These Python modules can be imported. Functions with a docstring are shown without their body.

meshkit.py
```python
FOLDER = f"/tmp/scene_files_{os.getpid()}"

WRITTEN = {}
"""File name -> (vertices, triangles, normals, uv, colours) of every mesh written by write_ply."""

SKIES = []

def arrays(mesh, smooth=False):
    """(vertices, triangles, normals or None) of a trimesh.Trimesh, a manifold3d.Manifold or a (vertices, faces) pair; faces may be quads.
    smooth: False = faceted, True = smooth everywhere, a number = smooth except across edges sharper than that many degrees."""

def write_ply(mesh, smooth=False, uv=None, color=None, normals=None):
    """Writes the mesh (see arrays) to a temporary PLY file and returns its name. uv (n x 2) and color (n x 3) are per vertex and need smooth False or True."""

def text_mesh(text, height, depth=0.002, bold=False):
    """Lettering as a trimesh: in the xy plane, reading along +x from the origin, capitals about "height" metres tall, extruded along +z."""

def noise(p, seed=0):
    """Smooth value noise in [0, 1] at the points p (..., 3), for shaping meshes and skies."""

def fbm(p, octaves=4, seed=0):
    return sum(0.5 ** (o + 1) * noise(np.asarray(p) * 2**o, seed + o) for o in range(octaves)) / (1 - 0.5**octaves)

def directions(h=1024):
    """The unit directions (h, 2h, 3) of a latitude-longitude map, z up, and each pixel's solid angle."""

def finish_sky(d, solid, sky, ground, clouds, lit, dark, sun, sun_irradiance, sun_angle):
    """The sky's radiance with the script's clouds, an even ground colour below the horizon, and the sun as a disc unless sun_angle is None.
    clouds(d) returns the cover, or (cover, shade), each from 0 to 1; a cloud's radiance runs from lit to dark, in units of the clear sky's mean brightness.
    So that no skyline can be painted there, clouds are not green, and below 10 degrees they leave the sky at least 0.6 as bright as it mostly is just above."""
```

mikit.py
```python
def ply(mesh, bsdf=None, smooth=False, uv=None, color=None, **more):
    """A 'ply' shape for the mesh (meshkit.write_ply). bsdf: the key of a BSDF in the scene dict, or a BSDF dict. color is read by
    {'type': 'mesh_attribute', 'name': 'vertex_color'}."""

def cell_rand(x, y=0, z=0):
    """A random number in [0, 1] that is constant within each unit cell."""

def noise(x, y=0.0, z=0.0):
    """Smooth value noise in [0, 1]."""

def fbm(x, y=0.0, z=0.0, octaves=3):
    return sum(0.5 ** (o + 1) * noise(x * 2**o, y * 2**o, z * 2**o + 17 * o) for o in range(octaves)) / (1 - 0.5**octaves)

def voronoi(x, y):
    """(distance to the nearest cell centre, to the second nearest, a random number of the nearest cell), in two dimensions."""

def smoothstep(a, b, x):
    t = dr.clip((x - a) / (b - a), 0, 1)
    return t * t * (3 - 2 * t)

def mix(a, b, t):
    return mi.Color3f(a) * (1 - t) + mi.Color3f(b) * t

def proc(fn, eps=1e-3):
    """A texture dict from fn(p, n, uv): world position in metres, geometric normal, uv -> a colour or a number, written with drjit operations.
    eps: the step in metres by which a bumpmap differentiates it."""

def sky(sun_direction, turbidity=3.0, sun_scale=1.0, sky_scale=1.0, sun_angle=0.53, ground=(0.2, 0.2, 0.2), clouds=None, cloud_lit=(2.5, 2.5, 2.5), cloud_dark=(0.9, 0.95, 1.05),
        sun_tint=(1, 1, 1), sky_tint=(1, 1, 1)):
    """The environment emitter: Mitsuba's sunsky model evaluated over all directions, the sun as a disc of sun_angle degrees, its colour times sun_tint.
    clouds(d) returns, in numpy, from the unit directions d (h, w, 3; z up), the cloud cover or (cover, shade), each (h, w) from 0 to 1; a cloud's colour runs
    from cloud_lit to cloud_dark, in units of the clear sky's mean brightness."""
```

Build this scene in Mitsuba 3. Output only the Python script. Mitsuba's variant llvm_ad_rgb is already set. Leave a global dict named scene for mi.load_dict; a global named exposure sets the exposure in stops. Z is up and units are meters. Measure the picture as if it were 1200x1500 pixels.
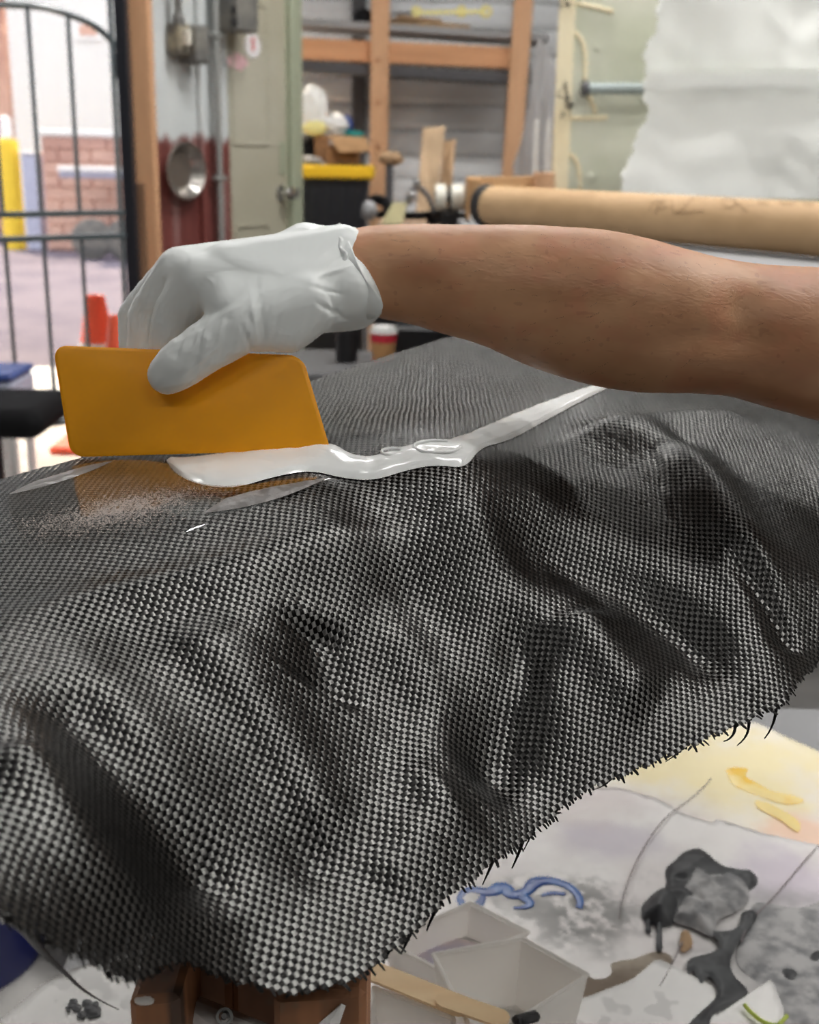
import math, random
import numpy as np, trimesh
import mitsuba as mi
import drjit as dr
import manifold3d as m3
import mikit, meshkit
from mikit import proc, noise, fbm, smoothstep, mix
from scipy.interpolate import RBFInterpolator, RectBivariateSpline, LinearNDInterpolator
from scipy.sparse import coo_matrix
from scipy.sparse.linalg import splu
from scipy.spatial import cKDTree
from shapely.geometry import Polygon
import shapely

random.seed(7); rng = np.random.default_rng(7)
scene, labels = {}, {}
T = mi.ScalarTransform4f

# ------------------------------------------------------------------ camera, sky, lamps, exposure
FPX, TILT, ROLL = 1700.0, math.radians(17.0), math.radians(1.2)
EYE = np.array([0.0, 0.0, 1.25])
exposure = 0.15
FWD = np.array([0, math.cos(TILT), -math.sin(TILT)])
R0, U0 = np.array([1.0, 0, 0]), np.array([0, math.sin(TILT), math.cos(TILT)])
RIGHT = R0 * math.cos(ROLL) + U0 * math.sin(ROLL)
UP = U0 * math.cos(ROLL) - R0 * math.sin(ROLL)
scene['camera'] = {'type': 'thinlens', 'fov': math.degrees(2 * math.atan(600 / FPX)), 'fov_axis': 'x', 'aperture_radius': 0.0017, 'focus_distance': 0.60,
                   'near_clip': 0.05, 'far_clip': 300.0,
                   'to_world': T().look_at(origin=EYE.tolist(), target=(EYE + FWD).tolist(), up=UP.tolist())}
SUN = np.array([-0.42, 0.55, 0.72])
scene['sky'] = mikit.sky(SUN, turbidity=3.5, sun_scale=5.0, sky_scale=8.0, sun_angle=1.2, clouds=lambda d: 0.55 + 0.4 * meshkit.fbm(d * 3.0, 4, 2), cloud_lit=(2.3, 2.25, 2.2), cloud_dark=(1.6, 1.6, 1.6), ground=(0.3, 0.29, 0.28))
LAMPS = [(-1.0, 0.1, 8), (1.1, 1.2, 34), (-1.0, -1.7, 17), (0.9, -1.7, 22), (-0.3, 2.5, 26), (1.9, 2.0, 31), (0.3, 4.2, 76), (1.9, 3.4, 34), (2.4, 0.2, 36), (-1.9, 2.8, 20)]
CEIL = 3.3


def ray(px, py):
    d = FWD + (px - 600) / FPX * RIGHT + (750 - py) / FPX * UP
    return d


def at(px, py, Y):
    d = ray(px, py)
    return EYE + d * (Y / d[1])


def atz(px, py, z):
    d = ray(px, py)
    return EYE + d * ((z - EYE[2]) / d[2])


def onp(px, py, P0, n):
    d = ray(px, py)
    return EYE + d * (np.dot(np.asarray(P0, float) - EYE, n) / np.dot(d, n))


def project(p):
    q = np.asarray(p, float) - EYE
    z = q @ FWD
    return np.stack([600 + FPX * (q @ RIGHT) / z, 750 - FPX * (q @ UP) / z], -1)


# ------------------------------------------------------------------ materials
def C(r, g, b):
    """sRGB 0..255 -> linear"""
    v = np.array([r, g, b]) / 255.0
    return np.where(v <= 0.04045, v / 12.92, ((v + 0.055) / 1.055) ** 2.4).tolist()


def rgb(c):
    return {'type': 'rgb', 'value': list(map(float, c))}


def mat(name, col, rough=0.6, metallic=0.0, spec=0.5, two=True, bump=None, **kw):
    tex = proc(col) if callable(col) else rgb(col)
    b = {'type': 'principled', 'base_color': tex, 'roughness': rough, 'metallic': metallic, 'specular': spec, **kw}
    if bump is not None:
        fn, sc, eps = bump
        b = {'type': 'bumpmap', 'arbitrary': proc(fn, eps), 'scale': sc, 'bsdf': b}
    scene['mat_' + name] = {'type': 'twosided', 'bsdf': b} if two else b
    return 'mat_' + name


def woodtex(a, b, ax=2, sc=40.0, stretch=14.0):
    def fn(p, n, uv):
        q = [p.x, p.y, p.z]
        q = [v * sc if k != ax else v * sc / stretch for k, v in enumerate(q)]
        t = fbm(q[0], q[1], q[2], 3)
        g = fbm(q[0] * 5, q[1] * 5, q[2] * 2, 2)
        return mix(a, b, dr.clip((t - 0.3) * 2.0, 0, 1) * 0.75 + g * 0.25)
    return fn


def spotty(a, b, sc=10.0, lo=0.35, hi=0.65):
    def fn(p, n, uv):
        return mix(a, b, smoothstep(lo, hi, fbm(p.x * sc, p.y * sc, p.z * sc, 4)))
    return fn


M = {}
M['floor'] = mat('floor', spotty(C(150, 148, 146), C(185, 182, 178), 3), 0.55)
M['ceiling'] = mat('ceiling', C(90, 90, 92), 0.9)
M['wall'] = mat('wall', C(150, 148, 145), 0.9)
M['asphalt'] = mat('asphalt', spotty(C(94, 87, 100), C(108, 100, 110), 1.5), 0.9)
M['concrete'] = mat('concrete', C(225, 222, 216), 0.9)
M['slat'] = mat('slat', spotty(C(204, 206, 209), C(220, 222, 224), 4), 0.45)
M['stud'] = mat('stud', woodtex(C(206, 164, 128), C(186, 140, 104), 2, 30), 0.7)
M['beam'] = mat('beam', woodtex(C(210, 158, 118), C(190, 136, 96), 0, 30), 0.7)
M['grey_shelf'] = mat('grey_shelf', C(140, 140, 142), 0.6)
M['dark_steel'] = mat('dark_steel', C(70, 70, 74), 0.5)
M['black_steel'] = mat('black_steel', C(26, 28, 36), 0.4)
M['gate'] = mat('gate', C(70, 80, 84), 0.25, 0.0, 0.8)
M['plank'] = mat('plank', woodtex(C(205, 160, 122), C(184, 136, 100), 2, 25), 0.65)
M['plank_dark'] = mat('plank_dark', woodtex(C(140, 108, 82), C(112, 82, 60), 2, 25), 0.7)
M['door'] = mat('door', spotty(C(170, 166, 148), C(178, 175, 160), 2), 0.5)
M['jamb'] = mat('jamb', C(156, 163, 142), 0.5)
M['chrome'] = mat('chrome', C(205, 205, 205), 0.2, 1.0)
M['pan'] = mat('pan', C(170, 165, 160), 0.28, 0.9)
M['grey_box'] = mat('grey_box', spotty(C(96, 96, 94), C(120, 118, 112), 12), 0.5)
M['cream_box'] = mat('cream_box', spotty(C(150, 142, 120), C(90, 86, 78), 18), 0.5)
M['conduit'] = mat('conduit', C(150, 152, 150), 0.4, 0.3)
M['white'] = mat('white', C(236, 236, 234), 0.5)
M['white_paper'] = mat('white_paper', C(238, 238, 238), 0.8)
M['pink'] = mat('pink', C(240, 200, 205), 0.7)
M['red'] = mat('red', C(205, 40, 60), 0.5)
M['kraft'] = mat('kraft', spotty(C(186, 152, 112), C(198, 164, 124), 6), 0.7)
M['kraft_dark'] = mat('kraft_dark', spotty(C(150, 122, 92), C(168, 138, 106), 12), 0.8)
M['bag_paper'] = mat('bag_paper', spotty(C(158, 134, 106), C(176, 150, 120), 10), 0.8)
M['cardboard'] = mat('cardboard', spotty(C(176, 138, 98), C(190, 150, 110), 8), 0.8)
M['cardboard_in'] = mat('cardboard_in', C(140, 102, 70), 0.85)
M['tote'] = mat('tote', C(30, 32, 37), 0.45)
M['yellow'] = mat('yellow', C(236, 190, 40), 0.4)
M['yellow_pale'] = mat('yellow_pale', C(232, 222, 150), 0.6)
M['blue'] = mat('blue', C(38, 62, 130), 0.5)
M['teal'] = mat('teal', C(20, 130, 125), 0.7)
M['black'] = mat('black', C(22, 22, 24), 0.5)
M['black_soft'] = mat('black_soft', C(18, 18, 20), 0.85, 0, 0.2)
M['olive'] = mat('olive', C(150, 142, 104), 0.7)
M['plywood'] = mat('plywood', woodtex(C(214, 172, 124), C(198, 150, 104), 0, 22), 0.6)
M['ply_edge'] = mat('ply_edge', C(196, 150, 100), 0.7)
M['tape'] = mat('tape', C(228, 226, 214), 0.6)
M['mold'] = mat('mold', spotty(C(196, 198, 178), C(206, 206, 190), 5), 0.45)
M['mold_edge'] = mat('mold_edge', spotty(C(228, 212, 176), C(236, 224, 192), 6), 0.6)
M['marker'] = mat('marker', C(40, 38, 42), 0.7)
M['pencil'] = mat('pencil', C(140, 108, 76), 0.8)
M['pipe'] = mat('pipe', C(158, 168, 168), 0.35, 0.4)
M['cone'] = mat('cone', C(252, 104, 74), 0.35)
M['bench'] = mat('bench', woodtex(C(150, 125, 104), C(120, 98, 82), 0, 20), 0.7)
M['dark_shelf'] = mat('dark_shelf', C(96, 96, 98), 0.5)
M['cup_brown'] = mat('cup_brown', C(196, 146, 96), 0.7)
M['film'] = None
scene['mat_film'] = {'type': 'principledthin', 'base_color': rgb(C(250, 251, 249)), 'roughness': 0.4, 'diff_trans': 0.7, 'spec_trans': 0.0, 'eta': 1.4}
M['film'] = 'mat_film'
scene['mat_clear_film'] = {'type': 'principledthin', 'base_color': rgb(C(226, 226, 228)), 'roughness': 0.3, 'diff_trans': 0.6, 'spec_trans': 0.45, 'eta': 1.4}
M['clear_film'] = 'mat_clear_film'
scene['mat_hdpe'] = {'type': 'principledthin', 'base_color': rgb(C(251, 249, 246)), 'roughness': 0.35, 'diff_trans': 0.9, 'spec_trans': 0.0, 'eta': 1.45}
M['hdpe'] = 'mat_hdpe'
M['stick'] = mat('stick', woodtex(C(244, 214, 170), C(230, 192, 144), 0, 60), 0.6)


def oldwood(p, n, uv):
    c = woodtex(C(192, 130, 86), C(104, 70, 48), 2, 40, 12)(p, n, uv)
    c = mix(c, C(44, 38, 36), smoothstep(0.66, 0.76, fbm(p.x * 70, p.y * 20, p.z * 5, 2)) * 0.85)
    return mix(c, C(120, 104, 84), smoothstep(0.62, 0.75, fbm(p.x * 90, p.y * 90, p.z * 60, 3)) * 0.5)


M['oldwood'] = mat('oldwood', oldwood, 0.6)
M['oldwood_end'] = mat('oldwood_end', spotty(C(110, 82, 58), C(70, 52, 38), 40), 0.75)
M['bracket'] = mat('bracket', spotty(C(240, 238, 235), C(214, 210, 207), 30), 0.5)
M['blackpaint'] = mat('blackpaint', spotty(C(44, 45, 48), C(72, 74, 76), 30), 0.5)
M['greypaint'] = mat('greypaint', spotty(C(118, 118, 120), C(172, 170, 170), 60), 0.6)
M['bluepaint'] = mat('bluepaint', spotty(C(44, 80, 152), C(70, 112, 180), 40), 0.35)
M['yellowpaint'] = mat('yellowpaint', spotty(C(240, 196, 76), C(246, 222, 150), 30), 0.4)
M['brownstain'] = mat('brownstain', spotty(C(120, 104, 88), C(170, 158, 142), 30), 0.6)
M['greenpaint'] = mat('greenpaint', C(70, 150, 50), 0.5)
M['greywire'] = mat('greywire', C(128, 118, 120), 0.6)
M['greenwire'] = mat('greenwire', C(176, 190, 80), 0.5)
M['navy'] = mat('navy', C(28, 34, 92), 0.4)
M['spreader'] = mat('spreader', C(246, 164, 0), 0.4, 0, 0.5)
M['yellow_sign'] = mat('yellow_sign', C(240, 205, 60), 0.5)
M['facade'] = mat('facade', C(232, 232, 228), 0.9)
M['brick'] = mat('brick', spotty(C(190, 150, 136), C(214, 176, 158), 2), 0.9)
M['greyblue'] = mat('greyblue', C(180, 184, 204), 0.7)


# ------------------------------------------------------------------ mesh helpers
def key_for(name):
    if name not in scene and name not in labels:
        return name
    k = 1
    while f'{name}_{k:03d}' in scene or f'{name}_{k:03d}' in labels:
        k += 1
    return f'{name}_{k:03d}'


def put(name, mesh, m, smooth=30, parent=None, label=None, cat=None, group=None, kind=None, uv=None, **kw):
    k = key_for(name if parent is None else f'{parent}__{name}')
    scene[k] = mikit.ply(mesh, M.get(m, m), smooth=smooth, uv=uv, **kw)
    e = {a: b for a, b in (('label', label), ('category', cat), ('group', group), ('kind', kind)) if b}
    if e:
        labels[k] = e
    return k


def thing(name, label, cat, group=None, kind=None):
    k = key_for(name)
    labels[k] = {'label': label}
    if cat:
        labels[k]['category'] = cat
    if group:
        labels[k]['group'] = group
    if kind:
        labels[k]['kind'] = kind
    return k


def cat_mesh(ms):
    return trimesh.util.concatenate([m for m in ms])


def hullpts(p):
    return trimesh.convex.convex_hull(np.asarray(p))


def cbox(lo, hi, c=0.004):
    """axis-aligned chamfered box"""
    lo, hi = np.minimum(lo, hi).astype(float), np.maximum(lo, hi).astype(float)
    c = min(c, 0.45 * (hi - lo).min())
    pts = []
    for s in np.ndindex(2, 2, 2):
        p = np.where(np.array(s) == 1, hi, lo); q = np.where(np.array(s) == 1, -c, c)
        for k in range(3):
            a = p + q; a[k] = p[k]; pts.append(a)
    return hullpts(pts)


def obox(center, ax, size, c=0.004):
    """oriented chamfered box; ax rows = unit axes"""
    m = cbox(-np.asarray(size) / 2, np.asarray(size) / 2, c)
    m.vertices = m.vertices @ np.asarray(ax) + np.asarray(center)
    return m


def bar(a, b, w, h, up=(0, 0, 1), c=0.003):
    a, b = np.asarray(a, float), np.asarray(b, float)
    d = b - a; L = np.linalg.norm(d); d /= L
    u = np.asarray(up, float) - d * np.dot(up, d)
    if np.linalg.norm(u) < 1e-6:
        u = np.array([0, 1.0, 0]) - d * d[1]
    u /= np.linalg.norm(u); s = np.cross(d, u)
    return obox((a + b) / 2, [d, s, u], [L, w, h], c)


def pbox(x0, y0, x1, y1, Y, dep, c=0.006):
    """box with its front face at depth Y over the given extent, depth dep"""
    a, b = at(x0, y0, Y), at(x1, y1, Y)
    return cbox([a[0], Y, b[2]], [b[0], Y + dep, a[2]], c)


def tube(pts, r, n=10, caps=True, flat=None):
    pts = np.asarray(pts, float); N = len(pts)
    r = np.broadcast_to(np.asarray(r, float), (N,))
    tg = np.gradient(pts, axis=0); tg /= np.linalg.norm(tg, axis=1, keepdims=True)
    ref = np.array([0, 0, 1.0]) if abs(tg[0][2]) < 0.9 else np.array([1.0, 0, 0])
    V = []
    u = ref - tg[0] * np.dot(ref, tg[0]); u /= np.linalg.norm(u)
    for k in range(N):
        u = u - tg[k] * np.dot(u, tg[k]); u /= np.linalg.norm(u)
        w = np.cross(tg[k], u)
        th = np.arange(n) * 2 * np.pi / n
        f = 1.0 if flat is None else flat
        V.append(pts[k] + r[k] * (np.cos(th)[:, None] * u * f + np.sin(th)[:, None] * w))
    V = np.vstack(V); F = []
    for k in range(N - 1):
        for j in range(n):
            a, b = k * n + j, k * n + (j + 1) % n
            F += [[a, b, b + n], [a, b + n, a + n]]
    if caps:
        V = np.vstack([V, pts[0], pts[-1]]); c0, c1 = len(V) - 2, len(V) - 1
        for j in range(n):
            F += [[c0, (j + 1) % n, j], [c1, (N - 1) * n + j, (N - 1) * n + (j + 1) % n]]
    m = trimesh.Trimesh(V, F, process=False)
    m.fix_normals() if m.is_watertight else None
    return m


def lathe(profile, n=32, axis=(0, 0, 1), origin=(0, 0, 0)):
    m = trimesh.creation.revolve(np.asarray(profile, float), sections=n)
    R = trimesh.geometry.align_vectors([0, 0, 1], np.asarray(axis, float) / np.linalg.norm(axis))
    m.apply_transform(R); m.apply_translation(origin)
    return m


def gridmesh(P):
    """(a,b,3) array -> open sheet"""
    a, b = P.shape[:2]
    i = np.arange(a * b).reshape(a, b)
    q = np.stack([i[:-1, :-1], i[1:, :-1], i[1:, 1:], i[:-1, 1:]], -1).reshape(-1, 4)
    return trimesh.Trimesh(P.reshape(-1, 3), np.vstack([q[:, [0, 1, 2]], q[:, [0, 2, 3]]]), process=False)


def slab(P, th, nrm):
    """closed sheet of thickness th from a grid of points"""
    a, b = P.shape[:2]
    nrm = np.asarray(nrm, float)
    top, bot = P, P - nrm * th
    i = np.arange(a * b).reshape(a, b)
    q = np.stack([i[:-1, :-1], i[1:, :-1], i[1:, 1:], i[:-1, 1:]], -1).reshape(-1, 4)
    rim = np.concatenate([i[0, :], i[1:, -1], i[-1, -2::-1], i[-2:0:-1, 0]])
    r2 = np.roll(rim, -1); n = a * b
    F = np.vstack([q[:, [0, 1, 2]], q[:, [0, 2, 3]], q[:, [0, 2, 1]] + n, q[:, [0, 3, 2]] + n,
                   np.stack([rim, r2 + n, r2], -1), np.stack([rim, rim + n, r2 + n], -1)])
    m = trimesh.Trimesh(np.vstack([top.reshape(-1, 3), bot.reshape(-1, 3)]), F, process=False)
    m.fix_normals()
    return m


def resample(pl, n):
    pl = np.asarray(pl, float)
    s = np.r_[0, np.cumsum(np.linalg.norm(np.diff(pl, axis=0), axis=1))]
    t = np.linspace(0, s[-1], n)
    return np.stack([np.interp(t, s, pl[:, k]) for k in range(pl.shape[1])], -1)


def smoothline(pl, n, k=3):
    from scipy.interpolate import splprep, splev
    pl = np.asarray(pl, float)
    tck, _ = splprep(pl.T, s=0, k=min(k, len(pl) - 1))
    return np.stack(splev(np.linspace(0, 1, n), tck), -1)


def extr(poly, h, c=0.0):
    m = trimesh.creation.extrude_polygon(poly, h, engine='earcut')
    return m


def blob(rads, center, seed=0, amp=0.15, freq=2.0, sub=4):
    m = trimesh.creation.icosphere(subdivisions=sub)
    v = m.vertices
    d = 1 + amp * 2 * (meshkit.fbm(v * freq + seed * 7.3, 3, seed) - 0.5)
    m.vertices = v * d[:, None] * np.asarray(rads) + np.asarray(center)
    return m


def scribble(name, strokes, P, r, m, parent, label=None):
    """each stroke (a list of points) mapped by P is one thin ribbon"""
    for s in strokes:
        pts = np.array([P(*q) for q in (smoothline(s, max(8, 5 * len(s)), 2) if len(s) > 2 else resample(s, 4))])
        put(name, tube(pts, r, 5), m, 30, parent=parent, label=label)


# ================================================================== the setting
put('floor', cbox([-6, -4, -0.1], [5, 6.7, 0], 0.001), 'floor', False, kind='structure')
put('ceiling', cbox([-6, -4, CEIL], [5, 6.8, CEIL + 0.1], 0.001), 'ceiling', False, kind='structure')
put('wall_right', cbox([3.6, -4, 0], [3.75, 6.8, CEIL], 0.001), 'wall', False, kind='structure')
put('wall_rear', cbox([-6, -4.1, 0], [5, -4, CEIL], 0.001), 'wall', False, kind='structure')
put('wall_left', cbox([-3.6, -4, 0], [-3.45, 4.6, CEIL], 0.001), 'wall', False, kind='structure')
put('wall_lintel', cbox([-6, 5.35, 2.35], [-1.0, 5.6, CEIL], 0.001), 'wall', False, kind='structure')

# back wall of horizontal metal slats
YB = 6.6
wb = put('wall_back', cbox([-0.9, YB + 0.03, 0], [3.6, YB + 0.1, CEIL], 0.001), 'grey_shelf', False, kind='structure')
pitch = 0.128
z0 = at(700, 299, YB)[2]
for k in range(-3, 9):
    z = z0 + k * pitch
    prof = Polygon([(0, 0), (0.008, 0.004), (0.014, 0.03), (0.014, 0.095), (0.008, 0.119), (0.0, 0.124), (-0.012, 0.124), (-0.012, 0)])
    m = extr(prof, 3.4)
    v = m.vertices.copy()
    m.vertices = np.stack([v[:, 2] - 0.85, YB + 0.012 - v[:, 0], v[:, 1] + z], -1)
    m.fix_normals()
    put('slat', m, 'slat', False, parent=wb)

# lamps on the ceiling
scene['mat_lamp_case'] = {'type': 'diffuse', 'reflectance': rgb([0.7, 0.7, 0.7])}
for i, (x, y, LAMP) in enumerate(LAMPS):
    where = ['left of the cloth', 'over the paint splashed table', 'behind the viewer on the left', 'behind the viewer on the right', 'beyond the gloved hand', 'over the kraft roll', 'nearest the timber shelf', 'over the cream mould', 'at the right wall', 'nearest the gate'][i]
    t = thing('ceiling_light', 'long white ceiling light ' + where, 'ceiling light', 'ceiling lights in rows')
    put('housing', cbox([x - 0.62, y - 0.1, CEIL - 0.06], [x + 0.62, y + 0.1, CEIL - 0.001], 0.01), 'mat_lamp_case', False, parent=t)
    d = trimesh.Trimesh([[x - 0.6, y - 0.08, CEIL - 0.062], [x + 0.6, y - 0.08, CEIL - 0.062], [x + 0.6, y + 0.08, CEIL - 0.062], [x - 0.6, y + 0.08, CEIL - 0.062]], [[0, 2, 1], [0, 3, 2]], process=False)
    k = put('diffuser', d, 'mat_lamp_case', False, parent=t)
    scene[k]['emitter'] = {'type': 'area', 'radiance': rgb([LAMP, LAMP * 0.985, LAMP * 0.95])}

# ---- pier with painted faces, oblique
e = np.array([0.545, 0.838, 0]); nW = np.array([0.838, -0.545, 0]); Z = np.array([0, 0, 1.0])
PW = np.array([-1.03, 4.7, 0])
pl = lambda px, py, off=0.0: onp(px, py, PW + nW * off, nW)
zsplit = float(pl(270, 205)[2])


def piertex(p, n, uv):
    s = p.x * 0.545 + p.y * 0.838
    edge = zsplit + (fbm(s * 9, 2.3, p.z * 2, 3) - 0.5) * 0.10 + (fbm(s * 50, 0.3, p.z * 3, 2) - 0.5) * 0.05
    w = smoothstep(edge - 0.02, edge + 0.02, p.z)
    maroon = mix(C(98, 52, 50), C(124, 68, 62), fbm(s * 20, p.z * 3, 0.0, 3))
    drip = smoothstep(0.66, 0.72, noise(s * 22, 4.0, p.z * 2.0)) * smoothstep(zsplit - 0.55, zsplit - 0.3, p.z) * 0.4
    maroon = mix(maroon, C(170, 140, 138), drip)
    white = mix(C(186, 192, 194), C(204, 208, 208), fbm(s * 8, p.z * 2, 1.0, 3))
    return mix(maroon, white, w)


M['pier'] = mat('pier', piertex, 0.45)


def pier_seg(px0, px1, off, th, name, m, parent=None, kind='structure'):
    a, b = pl(px0, 300, off), pl(px1, 300, off)
    L = np.linalg.norm((b - a)[:2])
    c = (a + b) / 2 - nW * th / 2
    return put(name, obox([c[0], c[1], CEIL / 2], [e, nW, Z], [L, th, CEIL], 0.006), m, False, parent=parent, kind=kind if parent is None else None)


pr = pier_seg(224, 300, 0.0, 0.10, 'wall_pier', 'pier')
pier_seg(297, 339, -0.02, 0.08, 'pilaster', 'pier', parent=pr)
# dark flange between the two faces
a = pl(297, 300, 0.012)
put('flange', obox([a[0], a[1], 1.65], [e, nW, Z], [0.018, 0.03, 3.3], 0.004), 'pier', False, parent=pr)

# conduit down the pier
k = thing('conduit_pipe', 'thin grey conduit pipe running down the maroon pier beside the door', 'pipe')
a = pl(323, 300, 0.02)
lo, mid, hi = a.copy(), a.copy(), a.copy(); lo[2] = 0.02; mid[2] = zsplit + 0.02; hi[2] = 2.6
put('pipe', tube([lo, mid, hi], 0.014, 12), 'conduit', True, parent=k)
for zz in (0.7, 1.15, 1.7):
    put('strap', obox([a[0], a[1], zz], [e, nW, Z], [0.06, 0.036, 0.02], 0.004), 'conduit', False, parent=k)

# switch box hanging
k = thing('switch_box', 'small weathered grey switch box on the white pier, under its own conduit', 'electrical box')
a, b = pl(242, 35, 0.0), pl(281, 95, 0.0)
c = (a + b) / 2; w = np.linalg.norm((b - a)[:2]); h = abs(a[2] - b[2])
put('body', obox(c + nW * 0.05 + e * w * 0.22, [e, nW, Z], [w * 0.52, 0.1, h], 0.008), 'grey_box', False, parent=k)
put('cover', obox(c + nW * 0.035 - e * w * 0.26 + Z * 0.012, [e, nW, Z], [w * 0.46, 0.07, h * 0.86], 0.008), 'cream_box', False, parent=k)
put('lever', obox(c + nW * 0.085 - e * w * 0.3 + Z * 0.02, [e, nW, Z], [0.02, 0.04, 0.06], 0.005), 'tape', False, parent=k)
a = pl(262, 30, 0.05); b = a.copy(); b[2] = 2.7
put('conduit', tube([a - Z * 0.02, b], 0.012, 10), 'grey_box', True, parent=k)
put('fitting', lathe([(0, 0), (0.022, 0), (0.022, 0.03), (0.014, 0.045), (0, 0.045)], 16, origin=a - Z * 0.02), 'grey_box', False, parent=k)

k = thing('breaker_box', 'grey breaker box mounted high between the pier and the door', 'electrical box')
a, b = pl(313, -60, 0.0), pl(353, 52, 0.0)
c = (a + b) / 2; w = np.linalg.norm((b - a)[:2]); h = abs(a[2] - b[2])
put('body', obox(c + nW * 0.06 - e * w * 0.1, [e, nW, Z], [w * 0.75, 0.12, h], 0.008), 'grey_box', False, parent=k)
put('hinged_cover', obox(c + nW * 0.05 + e * w * 0.38, [e, nW, Z], [w * 0.3, 0.09, h * 0.94], 0.008), 'grey_box', False, parent=k)
for q in (15, 33):
    a = pl(346, q, 0.1)
    put('switch', obox(a, [e, nW, Z], [0.05, 0.02, 0.03], 0.005), 'black', False, parent=k)

# hanging metal pan
k = thing('metal_pan', 'round shiny metal pan hung flat on the maroon pier', 'pan')
c = pl(262, 250, 0.005); r = abs(pl(262, 209)[2] - pl(262, 291)[2]) / 2
prof = [(0, 0.004), (r * 0.62, 0.004), (r * 0.68, 0.012), (r * 0.9, 0.042), (r, 0.046), (r * 1.0, 0.042), (r * 0.9, 0.036), (r * 0.66, 0.002), (0, 0.0)]
put('dish', lathe([(x, y) for x, y in prof[::-1]], 48, nW, c), 'pan', 40, parent=k)
put('rim', trimesh.creation.torus(r, 0.004, 48, 8, transform=trimesh.transformations.translation_matrix(c + nW * 0.044) @ trimesh.geometry.align_vectors([0, 0, 1], nW)), 'pan', True, parent=k)

# door with jamb
dr_ = thing('door_1', 'pale olive panelled door beyond the maroon pier', None, kind='structure')
offd = -0.035
a, b = pl(340, 300, offd), pl(430, 300, offd)
L = np.linalg.norm((b - a)[:2]); c = (a + b) / 2
put('leaf', obox([c[0] - nW[0] * 0.02, c[1] - nW[1] * 0.02, 1.05], [e, nW, Z], [L, 0.04, 2.1], 0.004), 'door', False, parent=dr_)
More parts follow.
